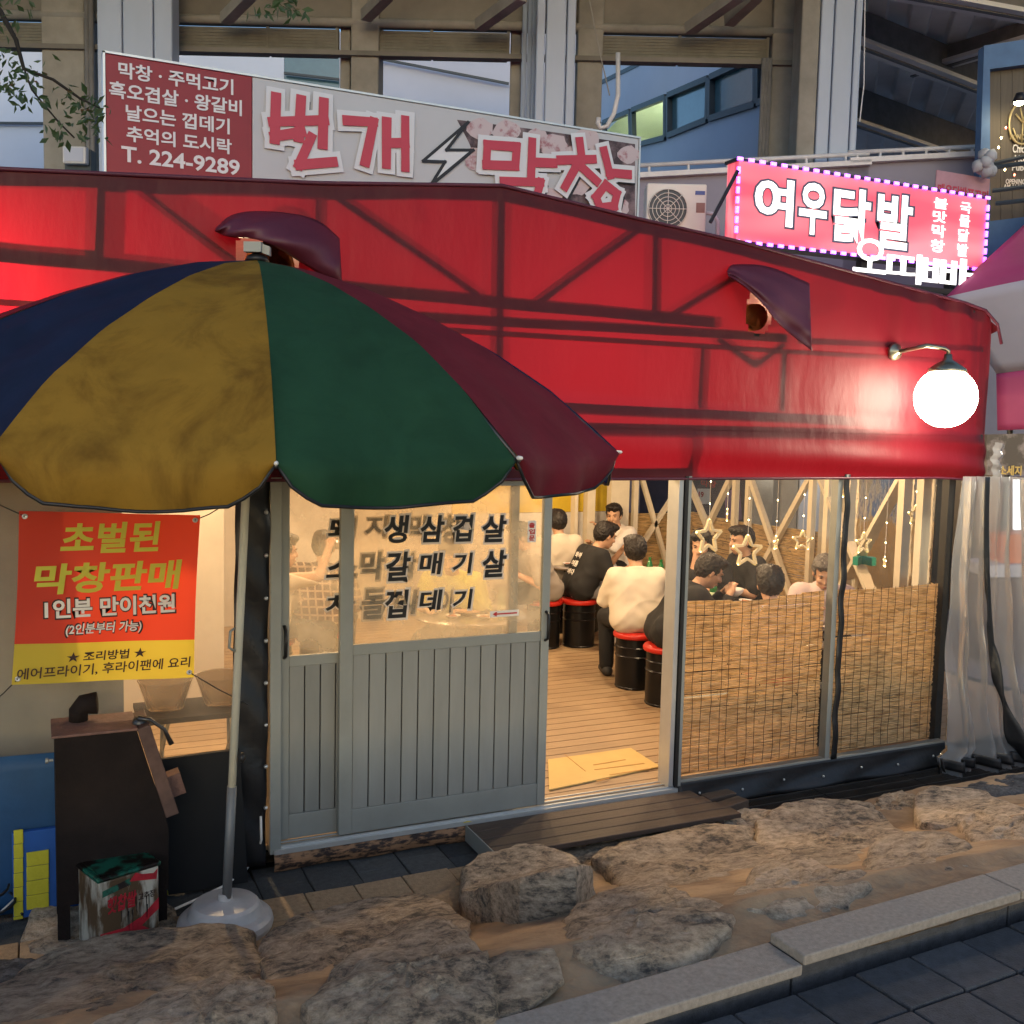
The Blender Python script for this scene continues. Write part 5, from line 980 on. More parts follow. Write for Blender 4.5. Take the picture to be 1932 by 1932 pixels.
for k, (x, z) in enumerate(((.66, .46), (.98, .46))):
    q = B(); q.lathe((x, 6.1, z), [(.10, 0), (.15, .16), (.155, .17), (.145, .165), (.095, .01)], 24); tag(q.build('mesh_basket', m_bask, None, True), 'round mesh basket standing on the low stand behind the vinyl', 'basket', 'mesh baskets behind the vinyl')
# side wall of posts, lattice and reed blinds
S0, S1, S2, S3 = (5.62, 5.10), (7.15, 7.95), (7.22, 10.3), (6.30, 10.32)
pS0 = lambda a: np.array(a+(0,), float)
reed_blind('inner reed blind along the slanting side wall', pS0(S0), pS0(S1), .08, lambda u: 1.10+.03*math.cos(u*9), 30, None, .011)
reed_blind('inner reed blind along the straight side wall at the rear', pS0(S1), pS0(S2), .08, lambda u: 1.11+.02*math.cos(u*7), 20, None, .012)
reed_blind('inner reed blind in the rear corner', pS0(S2), pS0(S3), .08, lambda u: 1.12-.0*u, 10, None, .012)
lt = thing('lattice_frame', 'cream tube lattice frame with crossed braces along the side wall', 'lattice', (6.6, 7.5, 0))
def planeof(A, C, o_):
    A = pS0(A); C = pS0(C); d = nrm(C-A); n_ = np.array([-d[1], d[0], 0]); return A+n_*o_, n_
PA = planeof(S0, S1, .07); PBp = planeof(S1, S2, .07); PCp = (np.array([0, 10.24, 0]), np.array([0., 1, 0]))
def lbar(pl, a, c, w_=.05, ext=0):
    A, C = Wpl(*a, *pl), Wpl(*c, *pl); d = nrm(C-A); C = C+d*ext; A = A-d*ext; q = B(); q.beam(A, C, w_, w_); q.build('brace', m_white_alu, lt)
for pl, a, c, w_ in ((PBp, (1419, 911), (1492, 1125), .055), (PBp, (1523, 911), (1432, 1080), .055), (PA, (1548, 905), (1640, 1118), .05), (PA, (1698, 905), (1590, 1100), .05),
                     (PCp, (1212, 905), (1262, 1080), .05), (PCp, (1290, 905), (1222, 1010), .05), (PBp, (1296, 900), (1336, 996), .06), (PBp, (1380, 900), (1332, 1000), .06)): lbar(pl, a, c, w_, .12)
def lpost(pl, px, w_=.06):
    A = Wpl(px, 1000, *pl); q = B(); q.box(A[0]-w_/2, A[0]+w_/2, A[1]-w_/2, A[1]+w_/2, 0, 2.5); q.build('post', m_white_alu, lt)
for pl, px in ((PBp, 1410), (PBp, 1530), (PA, 1560), (PA, 1702), (PA, 1738), (PCp, 1196), (PBp, 1385), (PA, 1600)): lpost(pl, px)
q = B(); p = Wpl(1621, 1056, *PA)-np.array([.05, .03, 0]); q.obox(p, (.05, .03, .0), (.01, -.02, 0), (0, 0, .035)); q.build('green_tape', M('green_tape', (.01, .22, .15), .4), lt)
for a, c, lab in ((S0, S1, 'clear vinyl side wall above the slanting reed blind'), (S1, S2, 'clear vinyl side wall above the rear reed blind')):
    A, C = pS0(a), pS0(c); q = B(); q.sheet(lambda u, v: tuple(A*(1-u)+C*u+[-.06, .0, .05+v*2.3]), 20, 6); tag(q.build('vinyl_side_wall', MG('side_vinyl', (.96, .96, .95), .04, (.6, .6, .6), .06, .08, .2), None, True), lab, 'vinyl sheet')
# neighbour stall seen beyond the side wall
ns = thing('neighbour_stall', 'dim neighbouring stall with posters, counter and wooden posts', 'stall', (10, 9.5, ZG))
nA, nB = np.array([11.2, 5.2, 0]), np.array([9.4, 13.2, 0]); nn_ = nrm(np.cross(nB-nA, (0, 0, 1))); nn_ = nn_ if nn_@WH < 0 else -nn_
nP = (nA, nn_)
def npn(nm, pix, mt_, o_=0., th_=.05): q = B(); q.prism([Wpl(x, y, nA+nn_*o_, nn_) for x, y in pix], -nn_*th_); return q.build(nm, mt_, ns)
npn('wall', [(1180, 860), (1470, 860), (1470, 1120), (1180, 1120)], M('dark_purple_wall', (.06, .045, .06), .6, var=.2))
m_bk2 = M('cream_brick', (.36, .30, .19), .8, var=.12)
npn('wall', [(1470, 860), (1900, 860), (1900, 1150), (1470, 1150)], M('stall_brown_wall', (.17, .13, .085), .7))
for r_ in range(9):
    for c_ in range(6):
        x = 1585+c_*20+(r_ % 2)*10; y = 905+r_*9.5; npn('brick', [(x, y), (x+19, y), (x+19, y+8.6), (x, y+8.6)], m_bk2, .03, .02)
m_paper = M('paper_notice', (.62, .60, .56), .7, var=.05); m_dred = M('poster_red', (.35, .03, .04), .6, var=.2, scale=5)
for pix, mt_ in (([(1316, 922), (1340, 922), (1340, 951), (1316, 951)], m_paper), ([(1440, 920), (1468, 920), (1468, 948), (1440, 948)], m_paper), ([(1368, 928), (1395, 920), (1400, 980), (1368, 985)], M('mascot_free_poster', (.30, .17, .28), .6, var=.3, scale=4)), ([(1442, 955), (1466, 955), (1466, 1000), (1442, 1000)], m_dred), ([(1722, 960), (1790, 955), (1790, 1060), (1722, 1062)], M('poster_grey', (.36, .30, .30), .7, var=.2))):
    npn('poster', pix, mt_, .02, .01)
for body, x0, y0_, x1, y1_, mt_ in (('19', 1318, 938, 1328, 928, m_dred), ('막창', 1322, 918, 1352, 908, m_dred), ('여우닭발', 1724, 990, 1762, 978, m_dred), ('OH', 1490, 938, 1506, 924, m_paper)):
    a = Wpl(x0, y0_, nA+nn_*.04, nn_); c = Wpl(x1, y1_, nA+nn_*.04, nn_); u_ = nrm((c-a)*[1, 1, 0]); text('letter', body, a, u_, (0, 0, 1), (c-a)@u_, c[2]-a[2], mt_, ns, .03)
npn('counter', [(1470, 962), (1590, 962), (1590, 1040), (1470, 1040)], M('stall_wood', (.20, .12, .06), .6), .5, .4)
npn('wooden_post', [(1632, 860), (1646, 860), (1640, 1060), (1628, 1060)], M('orange_wood', (.30, .12, .04), .5), .3, .12)
npn('dark_post', [(1598, 860), (1618, 860), (1618, 1060), (1598, 1060)], M('dark_brown_wood', (.07, .03, .03), .5), .3, .12)
npn('green_sheet', [(1655, 985), (1700, 985), (1695, 1040), (1655, 1042)], M('green_sheet', (.10, .35, .05), .6), .4, .05)
npn('bench', [(1600, 1042), (1790, 1052), (1790, 1072), (1600, 1062)], M('dark_bench', (.06, .02, .025), .5), .5, .4)
npn('lamp_panel', [(1400, 872), (1760, 872), (1760, 884), (1400, 884)], ME('stall_tube', (1, .9, .75), 9), .9, .05)
# ================================================================== star lights on strings
m_star = MT('star_plastic', (.72, .66, .50), (.9, .8, .5), .4, .35, var=0, bump=0); m_bulb = ME('warm_bulb', (1, .78, .35), 12)
def star(px, py, size, y, label, rot=0.):
    c = Wy(px, py, y); R_ = size/2; t = thing('star_light', label, 'star light', c, 'hanging star lights')
    pts = []
    for k in range(11):
        a = math.pi/2+k*math.pi/5; rr = R_ if k % 2 == 0 else R_*.46
        pts.append((c[0]+rr*math.cos(a)*math.cos(rot), c[1]+rr*math.cos(a)*math.sin(rot), c[2]+rr*math.sin(a)))
    q = B()
    for i in range(10): q.beam(pts[i], pts[i+1], size*.075, size*.10, up=(0, -1, 0))
    q.build('outline', m_star, t)
    q = B(); q.tube([pts[0], (c[0], c[1], 1.95)], .002, 4); q.build('string', m_wink, t)
    for k in (0, 2, 4, 6, 8):
        q = B(); q.lathe(pts[k], [(.001, -.005), (.0045, 0), (.001, .005)], 6); q.build('bulb', m_bulb, t)
    for z in (c[2]+R_+.10, c[2]+R_+.24):
        if z < 1.84: q = B(); q.lathe((c[0], c[1], z), [(.001, -.006), (.0045, 0), (.001, .006)], 6); q.build('bulb', m_bulb, t)
star_labels = ['large star light hanging before the long-haired woman', 'large star light hanging before the man in profile', 'tiny star light where the rear braces cross', 'medium star light beside the frame post of the first bay', 'star light just above the green tape on the brace', 'star light high up beside the last lattice post', 'tiny star light close under the tent hem by the black seam', 'tiny turned star light hanging lowest in the second bay', 'small turned star light between the two large ones', 'star light at the end of the string next to the vinyl curtain']
for i, (px, py, sz, rt) in enumerate(((1337, 1013, .22, .15), (1410, 1040, .21, -.2), (1464, 1024, .09, .6), (1514, 1020, .13, -.7), (1629, 1025, .15, .1), (1727, 972, .14, .0), (1594, 929, .07, .2), (1669, 1060, .07, 1.), (1372, 972, .08, .9), (1760, 920, .10, .3))):
    star(px, py, sz, 5.30+.06*(i % 3), star_labels[i], rt)
# ================================================================== furniture
m_drum = M('black_drum', (.010, .010, .011), .28, metal=.3, var=.2); m_seat = M('red_vinyl_seat', (.55, .025, .015), .35, var=.08)
def make_stool():
    t = thing('drum_stool', 'x', 'stool', (0, 0, 0), 'drum stools around the grill tables')
    q = B(); q.lathe((0, 0, 0), [(.135, .004), (.155, .0), (.160, .012), (.155, .02), (.157, .26), (.164, .268), (.157, .276), (.157, .335), (.164, .343), (.157, .351), (.155, .41), (.15, .415)], 40); autosmooth(q.build('drum', m_drum, t), 30)
    q = B(); q.lathe((0, 0, 0), [(.172, .4155), (.180, .425), (.182, .445), (.172, .462), (.12, .470), (.01, .472)], 40); q.build('cushion', m_seat, t, True)
    return t
stool0 = make_stool(); sused = [False]
def place_stool(x, y, label):
    if not sused[0]: sused[0] = True; t = stool0
    else:
        t = stool0.copy(); COL.objects.link(t)
        for ch in stool0.children: c = ch.copy(); COL.objects.link(c); c.parent = t
    t.location = (x, y, .001); t['label'] = label; return t
m_steel2 = M('table_steel', (.45, .44, .42), .3, metal=.8, var=.1); m_dish = M('white_dish', (.72, .70, .66), .3, var=.02); m_food = M('side_dish', (.35, .10, .04), .6, var=.5, scale=40)
m_bottle = M('green_bottle', (.02, .16, .04), .12, var=.05, spec=.7); m_label = M('bottle_label', (.5, .6, .4), .6, var=.1)
def table(x, y, label, r_=.40, items=6, bottles=()):
    t = thing('grill_table', label, 'table', (x, y, 0))
    q = B(); q.lathe((x, y, 0), [(.22, 0), (.26, .03), (.25, .05), (.25, .68)], 32); autosmooth(q.build('drum_base', m_drum, t), 30)
    q = B(); q.lathe((x, y, .68), [(r_, 0), (r_+.01, .015), (r_, .03)], 40); autosmooth(q.build('table_top', m_steel2, t), 30)
    q = B(); q.lathe((x, y, .711), [(.14, 0), (.15, .02), (.13, .02), (.12, .005)], 28); q.build('grill_pan', m_iron, t)
    for i in range(items):
        a = i*2*math.pi/items+x; px, py = x+.27*math.cos(a), y+.27*math.sin(a); q = B(); q.lathe((px, py, .7115), [(.03, 0), (.055, .025), (.06, .028), (.05, .02)], 20)
        d = tag(q.build('side_dish', m_dish, None, True), 'small white side dish on the '+label, 'dish', 'side dishes on the grill tables'); q = B(); q.lathe((px, py, .725), [(.045, 0), (.03, .012), (.005, .015)], 14); q.build('food', m_food, d, True)
    for px, py in bottles:
        q = B(); q.lathe((px, py, .7115), [(.030, 0), (.032, .005), (.032, .13), (.026, .155), (.014, .185), (.013, .205), (.015, .207), (.015, .215)], 20); o = tag(q.build('soju_bottle', m_bottle, None, True), 'green glass bottle on the '+label, 'bottle', 'green bottles on the tables'); q = B(); q.lathe((px, py, .75), [(.0328, 0), (.0328, .06)], 20); q.build('label_band', m_label, o, True)
tb1 = Wz(1262, 1112, .72)
table(5.05, 7.62, 'grill table beside the man in the cream tee', .40, 6, (tuple(Wz(1246, 1100, .71)[:2]), tuple(Wz(1225, 1095, .71)[:2])))
table(5.12, 6.52, 'grill table behind the doorway-side reed blind', .38, 6, ((5.0, 6.8),))
table(4.98, 5.42, 'small grill table right behind the reed blinds', .28, 3)
table(2.95, 7.05, 'grill table behind the front sliding door', .42, 7, ((3.1, 6.8),))
table(5.1, 9.3, 'grill table at the rear of the tent', .4, 5, ((5.2, 9.1),))
# ================================================================== people: signed-distance figures meshed with surface nets
class Fld:
    def __init__(s, lo, hi, h):
        s.lo = np.array(lo, float); s.h = h; s.n = np.ceil((np.array(hi)-s.lo)/h).astype(int)+1; s.D = np.full(s.n, .25, np.float32)
        s.ax = [s.lo[i]+h*np.arange(s.n[i]) for i in range(3)]
    def sl(s, lo, hi):
        a = np.maximum(0, np.floor((np.array(lo)-s.lo)/s.h).astype(int)); b_ = np.minimum(s.n, np.ceil((np.array(hi)-s.lo)/s.h).astype(int)+1)
        return tuple(slice(int(x), int(max(x, y))) for x, y in zip(a, b_))
    def grid(s, sl): return np.meshgrid(s.ax[0][sl[0]], s.ax[1][sl[1]], s.ax[2][sl[2]], indexing='ij')
    def put(s, sl, d, k):
        D = s.D[sl]
        if k > 0: h_ = np.clip(.5+.5*(d-D)/k, 0, 1); r_ = d*(1-h_)+D*h_-k*h_*(1-h_)
        elif k == 0: r_ = np.minimum(d, D)
        s.D[sl] = r_
    def cap(s, a, b_, ra, rb=None, k=.03):
        rb = ra if rb is None else rb; a = np.array(a, float); b_ = np.array(b_, float); m = max(ra, rb)+k+.03
        sl = s.sl(np.minimum(a, b_)-m, np.maximum(a, b_)+m); X, Y, Z = s.grid(sl); d = b_-a; L2 = d@d+1e-9
        t = np.clip(((X-a[0])*d[0]+(Y-a[1])*d[1]+(Z-a[2])*d[2])/L2, 0, 1)
        q = np.sqrt((X-a[0]-t*d[0])**2+(Y-a[1]-t*d[1])**2+(Z-a[2]-t*d[2])**2)-(ra+(rb-ra)*t); s.put(sl, q, k); return s
    def ell(s, c, r_, Rm=None, k=.03, sub=False):
        c = np.array(c, float); r_ = np.array(r_, float); m = r_.max()+k+.03; sl = s.sl(c-m, c+m); X, Y, Z = s.grid(sl); P_ = np.stack([X-c[0], Y-c[1], Z-c[2]], -1)
        if Rm is not None: P_ = P_@Rm
        k0 = np.linalg.norm(P_/r_, axis=-1); k1 = np.linalg.norm(P_/r_**2, axis=-1)+1e-9; q = k0*(k0-1)/k1
        if sub: s.D[sl] = np.maximum(s.D[sl], -q)
        else: s.put(sl, q, k)
        return s
    def mesh(s):
        D = s.D; S = D < 0; n0, n1, n2 = D.shape; co = [(i, j, k) for i in (0, 1) for j in (0, 1) for k in (0, 1)]
        cnt = sum(S[i:n0-1+i, j:n1-1+j, k:n2-1+k].astype(np.int8) for i, j, k in co); act = (cnt > 0) & (cnt < 8); idx = np.argwhere(act)
        if len(idx) == 0: return np.zeros((0, 3)), np.zeros((0, 4), int)
        num = np.full(act.shape, -1, np.int64); num[act] = np.arange(len(idx)); vals = np.stack([D[idx[:, 0]+i, idx[:, 1]+j, idx[:, 2]+k] for i, j, k in co], 1)
        acc = np.zeros((len(idx), 3)); w_ = np.zeros(len(idx))
        for a in range(8):
            for c in range(a+1, 8):
                ca, cc = np.array(co[a]), np.array(co[c])
                if abs(ca-cc).sum() != 1: continue
                va, vc = vals[:, a], vals[:, c]; mk = (va < 0) != (vc < 0); t = np.where(mk, va/np.where(mk, va-vc, 1), 0); acc[mk] += ca+(cc-ca)*t[mk, None]; w_[mk] += 1
        V = s.lo+s.h*(idx+acc/w_[:, None]); F_ = []
        for ax in range(3):
            o1, o2 = [(1, 2), (2, 0), (0, 1)][ax]; sh = [slice(None)]*3; sh[ax] = slice(0, -1); sh2 = [slice(None)]*3; sh2[ax] = slice(1, None)
            A, C = S[tuple(sh)], S[tuple(sh2)]; e = np.argwhere(A != C); e = e[(e[:, o1] > 0) & (e[:, o2] > 0)]
            e = e[(e[:, o1] < act.shape[o1]) & (e[:, o2] < act.shape[o2])]
            d1 = np.zeros(3, int); d1[o1] = 1; d2 = np.zeros(3, int); d2[o2] = 1; g_ = lambda x: num[x[:, 0], x[:, 1], x[:, 2]]
            q = np.stack([g_(e-d1-d2), g_(e-d2), g_(e), g_(e-d1)], 1); fl_ = ~A[e[:, 0], e[:, 1], e[:, 2]]; q[fl_] = q[fl_][:, ::-1]; F_.append(q[(q >= 0).all(1)])
        return V, np.concatenate(F_)
def rotm(yaw=0, pitch=0, roll_=0):
    cy, sy, cp, sp, cr, sr = math.cos(yaw), math.sin(yaw), math.cos(pitch), math.sin(pitch), math.cos(roll_), math.sin(roll_)
    Rz = np.array([[cy, -sy, 0], [sy, cy, 0], [0, 0, 1]]); Rx = np.array([[1, 0, 0], [0, cp, -sp], [0, sp, cp]]); Ry = np.array([[cr, 0, sr], [0, 1, 0], [-sr, 0, cr]]); return Rz@Rx@Ry
m_skin = M('skin', (.50, .29, .18), .5, var=.06, scale=20); m_hair = M('dark_hair', (.010, .007, .006), .5, var=.4, scale=60, bump=.3, bscale=120); m_hairg = M('greying_hair', (.10, .09, .08), .5, var=.5, scale=80, bump=.5, bscale=120)
m_eye = M('eye_dark', (.015, .01, .008), .3, var=0); m_lip = M('lips', (.36, .13, .10), .5, var=0); m_shoe = M('pale_shoe', (.45, .40, .36), .6); m_shoed = M('dark_shoe', (.03, .03, .03), .6)
def person(label, head_px, face, shirt, pants, lean=12, hyaw=0, hpitch=12, hands=None, hair='short', hairm=None, h=.010, sleeve=.75, stand=False, scale=1., stool=None, zfix=None, longs=False, wr=1., collar=False, wy=None, slump=.89):
    """local frame: +y forward, x right; head_px picks the direction, the seat height its distance"""
    sz = .47 if not stand else .93; ln = rad(lean)
    hip = np.array([0, 0, sz+.09]); bk_ = lambda d, up, x=0.: hip+(lambda up: np.array([x, math.sin(ln)*up+d*math.cos(ln), math.cos(ln)*up-d*math.sin(ln)]))(up*slump)
    chest = bk_(0, .33); neck0 = bk_(0, .47); neck = bk_(.015, .52); 
    hc = neck+np.array([0, .035+.10*math.sin(ln), .115-.03*math.sin(ln)]); RH = rotm(rad(hyaw), -rad(hpitch)); hd = lambda x, y, z: hc+RH@np.array([x, y, z])
    hz = hc[2]*scale
    yaw = math.atan2(-face[0], face[1]); RW = rotm(yaw)
    Hw = Wz(head_px[0], head_px[1], hz) if wy is None else Wy(head_px[0], head_px[1], wy)
    root = Hw-(RW@hc)*scale; root[2] = 0.
    tow = lambda V: (V*scale)@RW.T+root
    sh = {s_: bk_(0, .43, s_*.178) for s_ in (-1, 1)}
    hands = hands or {}
    elb = {}; hnd = {}
    for s_ in (-1, 1):
        tg = np.array(hands.get(s_, (s_*.14, .36, .73)), float); 
        if stand and s_ not in hands: tg = np.array([s_*.24, .05, .82])
        v = tg-sh[s_]; L = np.linalg.norm(v); l1, l2 = .285, .265
        if L > l1+l2-.01: tg = sh[s_]+v/L*(l1+l2-.01); v = tg-sh[s_]; L = np.linalg.norm(v)
        a = (l1*l1-l2*l2+L*L)/(2*L); hh_ = math.sqrt(max(0, l1*l1-a*a)); d = v/L; dn = np.array([s_*.55, -.25, -1.]); dn = nrm(dn-d*(dn@d)); elb[s_] = sh[s_]+d*a+dn*hh_; hnd[s_] = tg
    t = thing('person', label, 'person', root)
    lo, hi = np.array([-.48, -.36, -.02]), np.array([.48, .70, hc[2]+.20])
    if stand: hi[1] = .45
    # ---- body
    f = Fld(lo, hi, h)
    f.ell(hd(0, -.012, .03), (.078, .096, .092), RH, .02).ell(hd(0, .018, -.045), (.060, .070, .070), RH, .03).ell(hd(0, .055, -.098), (.026, .024, .022), RH, .035)
    f.cap(hd(0, .085, .012), hd(0, .108, -.032), .010, .016, .014).ell(hd(0, .088, -.073), (.024, .014, .013), RH, .012)
    for s_ in (-1, 1): f.ell(hd(s_*.079, -.012, -.012), (.012, .022, .033), RH, .008).ell(hd(s_*.034, .074, -.032), (.024, .018, .018), RH, .025).ell(hd(s_*.032, .088, .022), (.026, .010, .008), RH, .015)
    f.cap(neck0-[0, .0, .02], hd(0, -.02, -.06), .056, .052, .03)
    f.cap(bk_(0, .40, -.10), bk_(0, .40, .10), .058, k=.04).cap(bk_(0.02, .12, -.05), bk_(0.02, .12, .05), .075, k=.06).cap(hip-[.06, 0, 0], hip+[.06, 0, 0], .085, k=.06).cap(bk_(.02, .1), bk_(.02, .34), .08, .075, .05)
    for s_ in (-1, 1):
        f.cap(sh[s_], elb[s_], .048, .038, .04).cap(elb[s_], hnd[s_], .039, .026, .02)
        d = nrm(hnd[s_]-elb[s_]); side = nrm(np.cross(d, (0, 0, 1))); up_ = np.cross(side, d); pc = hnd[s_]+d*.045
        f.ell(pc, (.038, .048, .020), np.stack([side, d, up_], 1), .018)
        for i, ln_ in enumerate((.062, .072, .068, .052)):
            b0 = pc+d*.035+side*(-.027+.018*i)*(1); k1 = b0+d*ln_*.5-up_*.008; k2 = k1+d*ln_*.25-up_*ln_*.42; f.cap(b0, k1, .0095, .009, .004).cap(k1, k2, .009, .0075, .004)
        th0 = pc-d*.015+side*(-s_*.032); f.cap(th0, th0+d*.035-side*s_*.018-up_*.012, .012, .010, .01).cap(th0+d*.035-side*s_*.018-up_*.012, th0+d*.062-side*s_*.010-up_*.026, .010, .008, .004)
        if not stand: hp, kn, an = hip+[s_*.09, .02, -.02], np.array([s_*.15, .43, sz+.04]), np.array([s_*.14, .42, .08])
        else: hp, kn, an = hip+[s_*.09, 0, -.02], np.array([s_*.10, .03, .50]), np.array([s_*.11, 0, .08])
        f.cap(hp, kn, .075, .055, .05).cap(kn, an, .055, .036, .03).cap(an-[0, .03, .04], an+[0, .13, -.045], .038, .03, .03)
    V, Fc = f.mesh(); body = mesh('body', tow(V), Fc, m_skin, t, True)
    # ---- trousers
    f = Fld(lo, [hi[0], hi[1], sz+.30], max(h, .011))
    f.cap(hip-[.07, .0, 0], hip+[.07, .0, 0], .112, k=.05).cap(bk_(0, .08, -.04), bk_(0, .08, .04), .085, k=.05)
    for s_ in (-1, 1):
        if not stand: hp, kn, an = hip+[s_*.09, .02, -.02], np.array([s_*.15, .43, sz+.04]), np.array([s_*.14, .42, .08])
        else: hp, kn, an = hip+[s_*.09, 0, -.02], np.array([s_*.10, .03, .50]), np.array([s_*.11, 0, .08])
        f.cap(hp, kn, .098, .075, .06).cap(kn, an+[0, 0, .02], .074, .062, .03)
    if not stand: f.D[:, :, :] = np.maximum(f.D, (sz+.012-f.ax[2])[None, None, :]*((f.ax[1] < .20)[None, :, None])-.5*(f.ax[1] >= .20)[None, :, None])
    V, Fc = f.mesh(); mesh('trousers', tow(V), Fc, pants, t, True)
    # ---- shirt
    f = Fld(lo, [hi[0], hi[1], neck[2]+.06], h)
    f.cap(bk_(0, .405, -.145*wr), bk_(0, .405, .145*wr), .082, k=.05).cap(bk_(.005, .30, -.115*wr), bk_(.005, .30, .115*wr), .115, k=.06).cap(bk_(.01, .15, -.10*wr), bk_(.01, .15, .10*wr), .122, k=.07).cap(bk_(.0, .02, -.095*wr), bk_(.0, .02, .095*wr), .135, k=.06)
    f.cap(neck0-[0, .0, .05], neck0+[0, .0, .02], .092, .070, .05)
    for s_ in (-1, 1):
        e = sh[s_]+(elb[s_]-sh[s_])*min(1, sleeve/.75*.85) if not longs else elb[s_]; f.cap(sh[s_]+[0, 0, -.012], e, .078, .070, .05)
        if longs: f.cap(elb[s_], elb[s_]+(hnd[s_]-elb[s_])*.88, .062, .044, .03)
    X, Y, Z = np.meshgrid(*f.ax, indexing='ij'); rs_ = np.random.RandomState(abs(hash(label)) % 9999)
    a_, b_, c_ = rs_.uniform(-3, 3, 3)
    rdg = lambda a: (1-np.abs(np.sin(a)))**2*1.6-.5
    wv = rdg(15*Z+8*X*np.sign(a_)+4*Y+1.2*np.sin(9*X+b_)+c_)*.6+rdg(-9*Z+13*X+1.3*np.sin(7*Z+a_)+b_)*.5+.3*np.sin(38*Z+14*X*np.sign(a_)+9*Y+2.2*np.sin(11*X+b_)+c_)*.35+np.sin(-26*Z+30*X+2*np.sin(9*Z+a_))*.35+np.sin(55*Z+8*X*a_+3*np.sin(17*X+a_))*.25
    f.D += (-.0065*wv*np.clip((neck0[2]-.06-Z)/.12, .15, 1)).astype(np.float32)
    ncd = np.sqrt(((X-neck0[0]))**2+((Y-neck0[1]-.02))**2)-.060; f.D = np.maximum(f.D, -np.maximum(ncd, neck0[2]+.018-Z)).astype(np.float32) if False else f.D
    f.D = np.maximum(f.D, (Z-(neck0[2]+(.045 if collar else .028)-(Y-neck0[1])*.35))).astype(np.float32)
    V, Fc = f.mesh(); mesh('shirt', tow(V), Fc, shirt, t, True)
    # ---- hair
    f = Fld(hc-[.2, .24, .62 if hair == 'long' else .2], hc+[.2, .2, .2], min(h, .008)); hm = hairm or m_hair
    f.ell(hd(0, -.022, .040), (.094, .110, .100), RH, .02).ell(hd(0, -.055, .0), (.086, .072, .085), RH, .03).ell(hd(.02, .052, .105), (.062, .055, .030), RH, .03).ell(hd(-.04, .03, .100), (.055, .06, .035), RH, .03)
    if hair == 'long':
        for s_ in (-1, 1): f.cap(hd(s_*.075, -.03, 0), bk_(.06, .30, s_*.10), .040, .045, .04).cap(bk_(.06, .30, s_*.10), bk_(.09, .12, s_*.10), .042, .022, .03)
        f.cap(hd(0, -.08, -.02), bk_(-.11, .28), .07, .06, .05)
    X, Y, Z = np.meshgrid(*f.ax, indexing='ij'); Q = np.stack([X-hc[0], Y-hc[1], Z-hc[2]], -1)@RH
    cut = np.maximum(.014*np.sin(Q[..., 0]*60+1)+(.046 if hair != 'bald' else .07)-Q[..., 2], .028-(-Q[..., 1])*0-0) if False else None
    facecut = np.minimum(Q[..., 1]-.030+.012*np.sin(Q[..., 0]*70), (.058+.010*np.sin(Q[..., 0]*90+1.))-Q[..., 2])           # in front and below the hairline
    if hair == 'long': facecut = np.minimum(facecut, np.where(Q[..., 2] > -.16, .066-np.abs(Q[..., 0]), -1))
    sideburn = np.minimum(np.minimum((-.030)-Q[..., 2], Q[..., 1]+.030), .2)
    napecut = -.095-Q[..., 2]
    d = np.maximum(f.D, facecut)
    if hair != 'long': d = np.maximum(np.maximum(d, sideburn), napecut)
    f.D = (d+.006*np.sin(Q[..., 0]*170+5*np.sin(Q[..., 2]*60))*np.sin(Q[..., 1]*120+Q[..., 2]*90)).astype(np.float32)
    V, Fc = f.mesh(); mesh('hair', tow(V), Fc, hm, t, True)
    # ---- eyes, brows, mouth
    for s_ in (-1, 1):
        q = B(); q.lathe((0, 0, 0), [(.0005, -.006), (.011, 0), (.0005, .006)], 10); 
        Vv = np.array(q.v); Vv = Vv[:, [0, 2, 1]]*[1, .7, .45]+[s_*.032, .086, .002]; mesh('eye', tow(hc+Vv@RH.T), q.f, m_eye, t, True)
        q = B(); q.tube([(s_*.014, .094, .021), (s_*.033, .095, .027), (s_*.052, .083, .022)], .0042, 6); mesh('eyebrow', tow(hc+np.array(q.v)@RH.T), q.f, hm, t, True)
    q = B(); q.tube([(-.022, .091, -.074), (0, .102, -.072), (.022, .091, -.074)], [.003, .0055, .003], 6); mesh('mouth', tow(hc+np.array(q.v)@RH.T), q.f, m_lip, t, True)
    for s_ in (-1, 1):
        an = np.array([s_*.14, .42, .06]) if not stand else np.array([s_*.11, 0, .06]); f = Fld(an-[.09, .12, .09], an+[.09, .24, .09], .011); f.cap(an-[0, .045, .015], an+[0, .14, -.022], .046, .038, .02); f.D = np.maximum(f.D, (.004-f.ax[2])[None, None, :]).astype(np.float32); V, Fc = f.mesh(); mesh('shoe', tow(V), Fc, m_shoe if s_*root[0] % 2 < 1.2 else m_shoed, t, True)
    if stool and not stand: s3 = RW@np.array([0, .03, 0])*scale+root; place_stool(s3[0], s3[1], stool)
    return t, tow, hnd
m_cream = M('cream_cotton', (.66, .58, .46), .8, var=.05); m_blackt = M('black_cotton', (.016, .016, .017), .85, var=.2); m_beige = M('beige_cotton', (.55, .48, .38), .8, var=.05); m_whitec = M('white_cotton', (.70, .66, .60), .8, var=.04)
m_jean = M('grey_denim', (.22, .22, .23), .8, var=.15, scale=30); m_blackp = M('black_trouser', (.014, .014, .015), .8); m_pinkish = M('pale_stripe_shirt', (.56, .46, .45), .8, var=.06); m_greyt = M('grey_cotton', (.30, .26, .22), .85, var=.08); m_limec = M('lime_cotton', (.55, .55, .18), .8, var=.06)
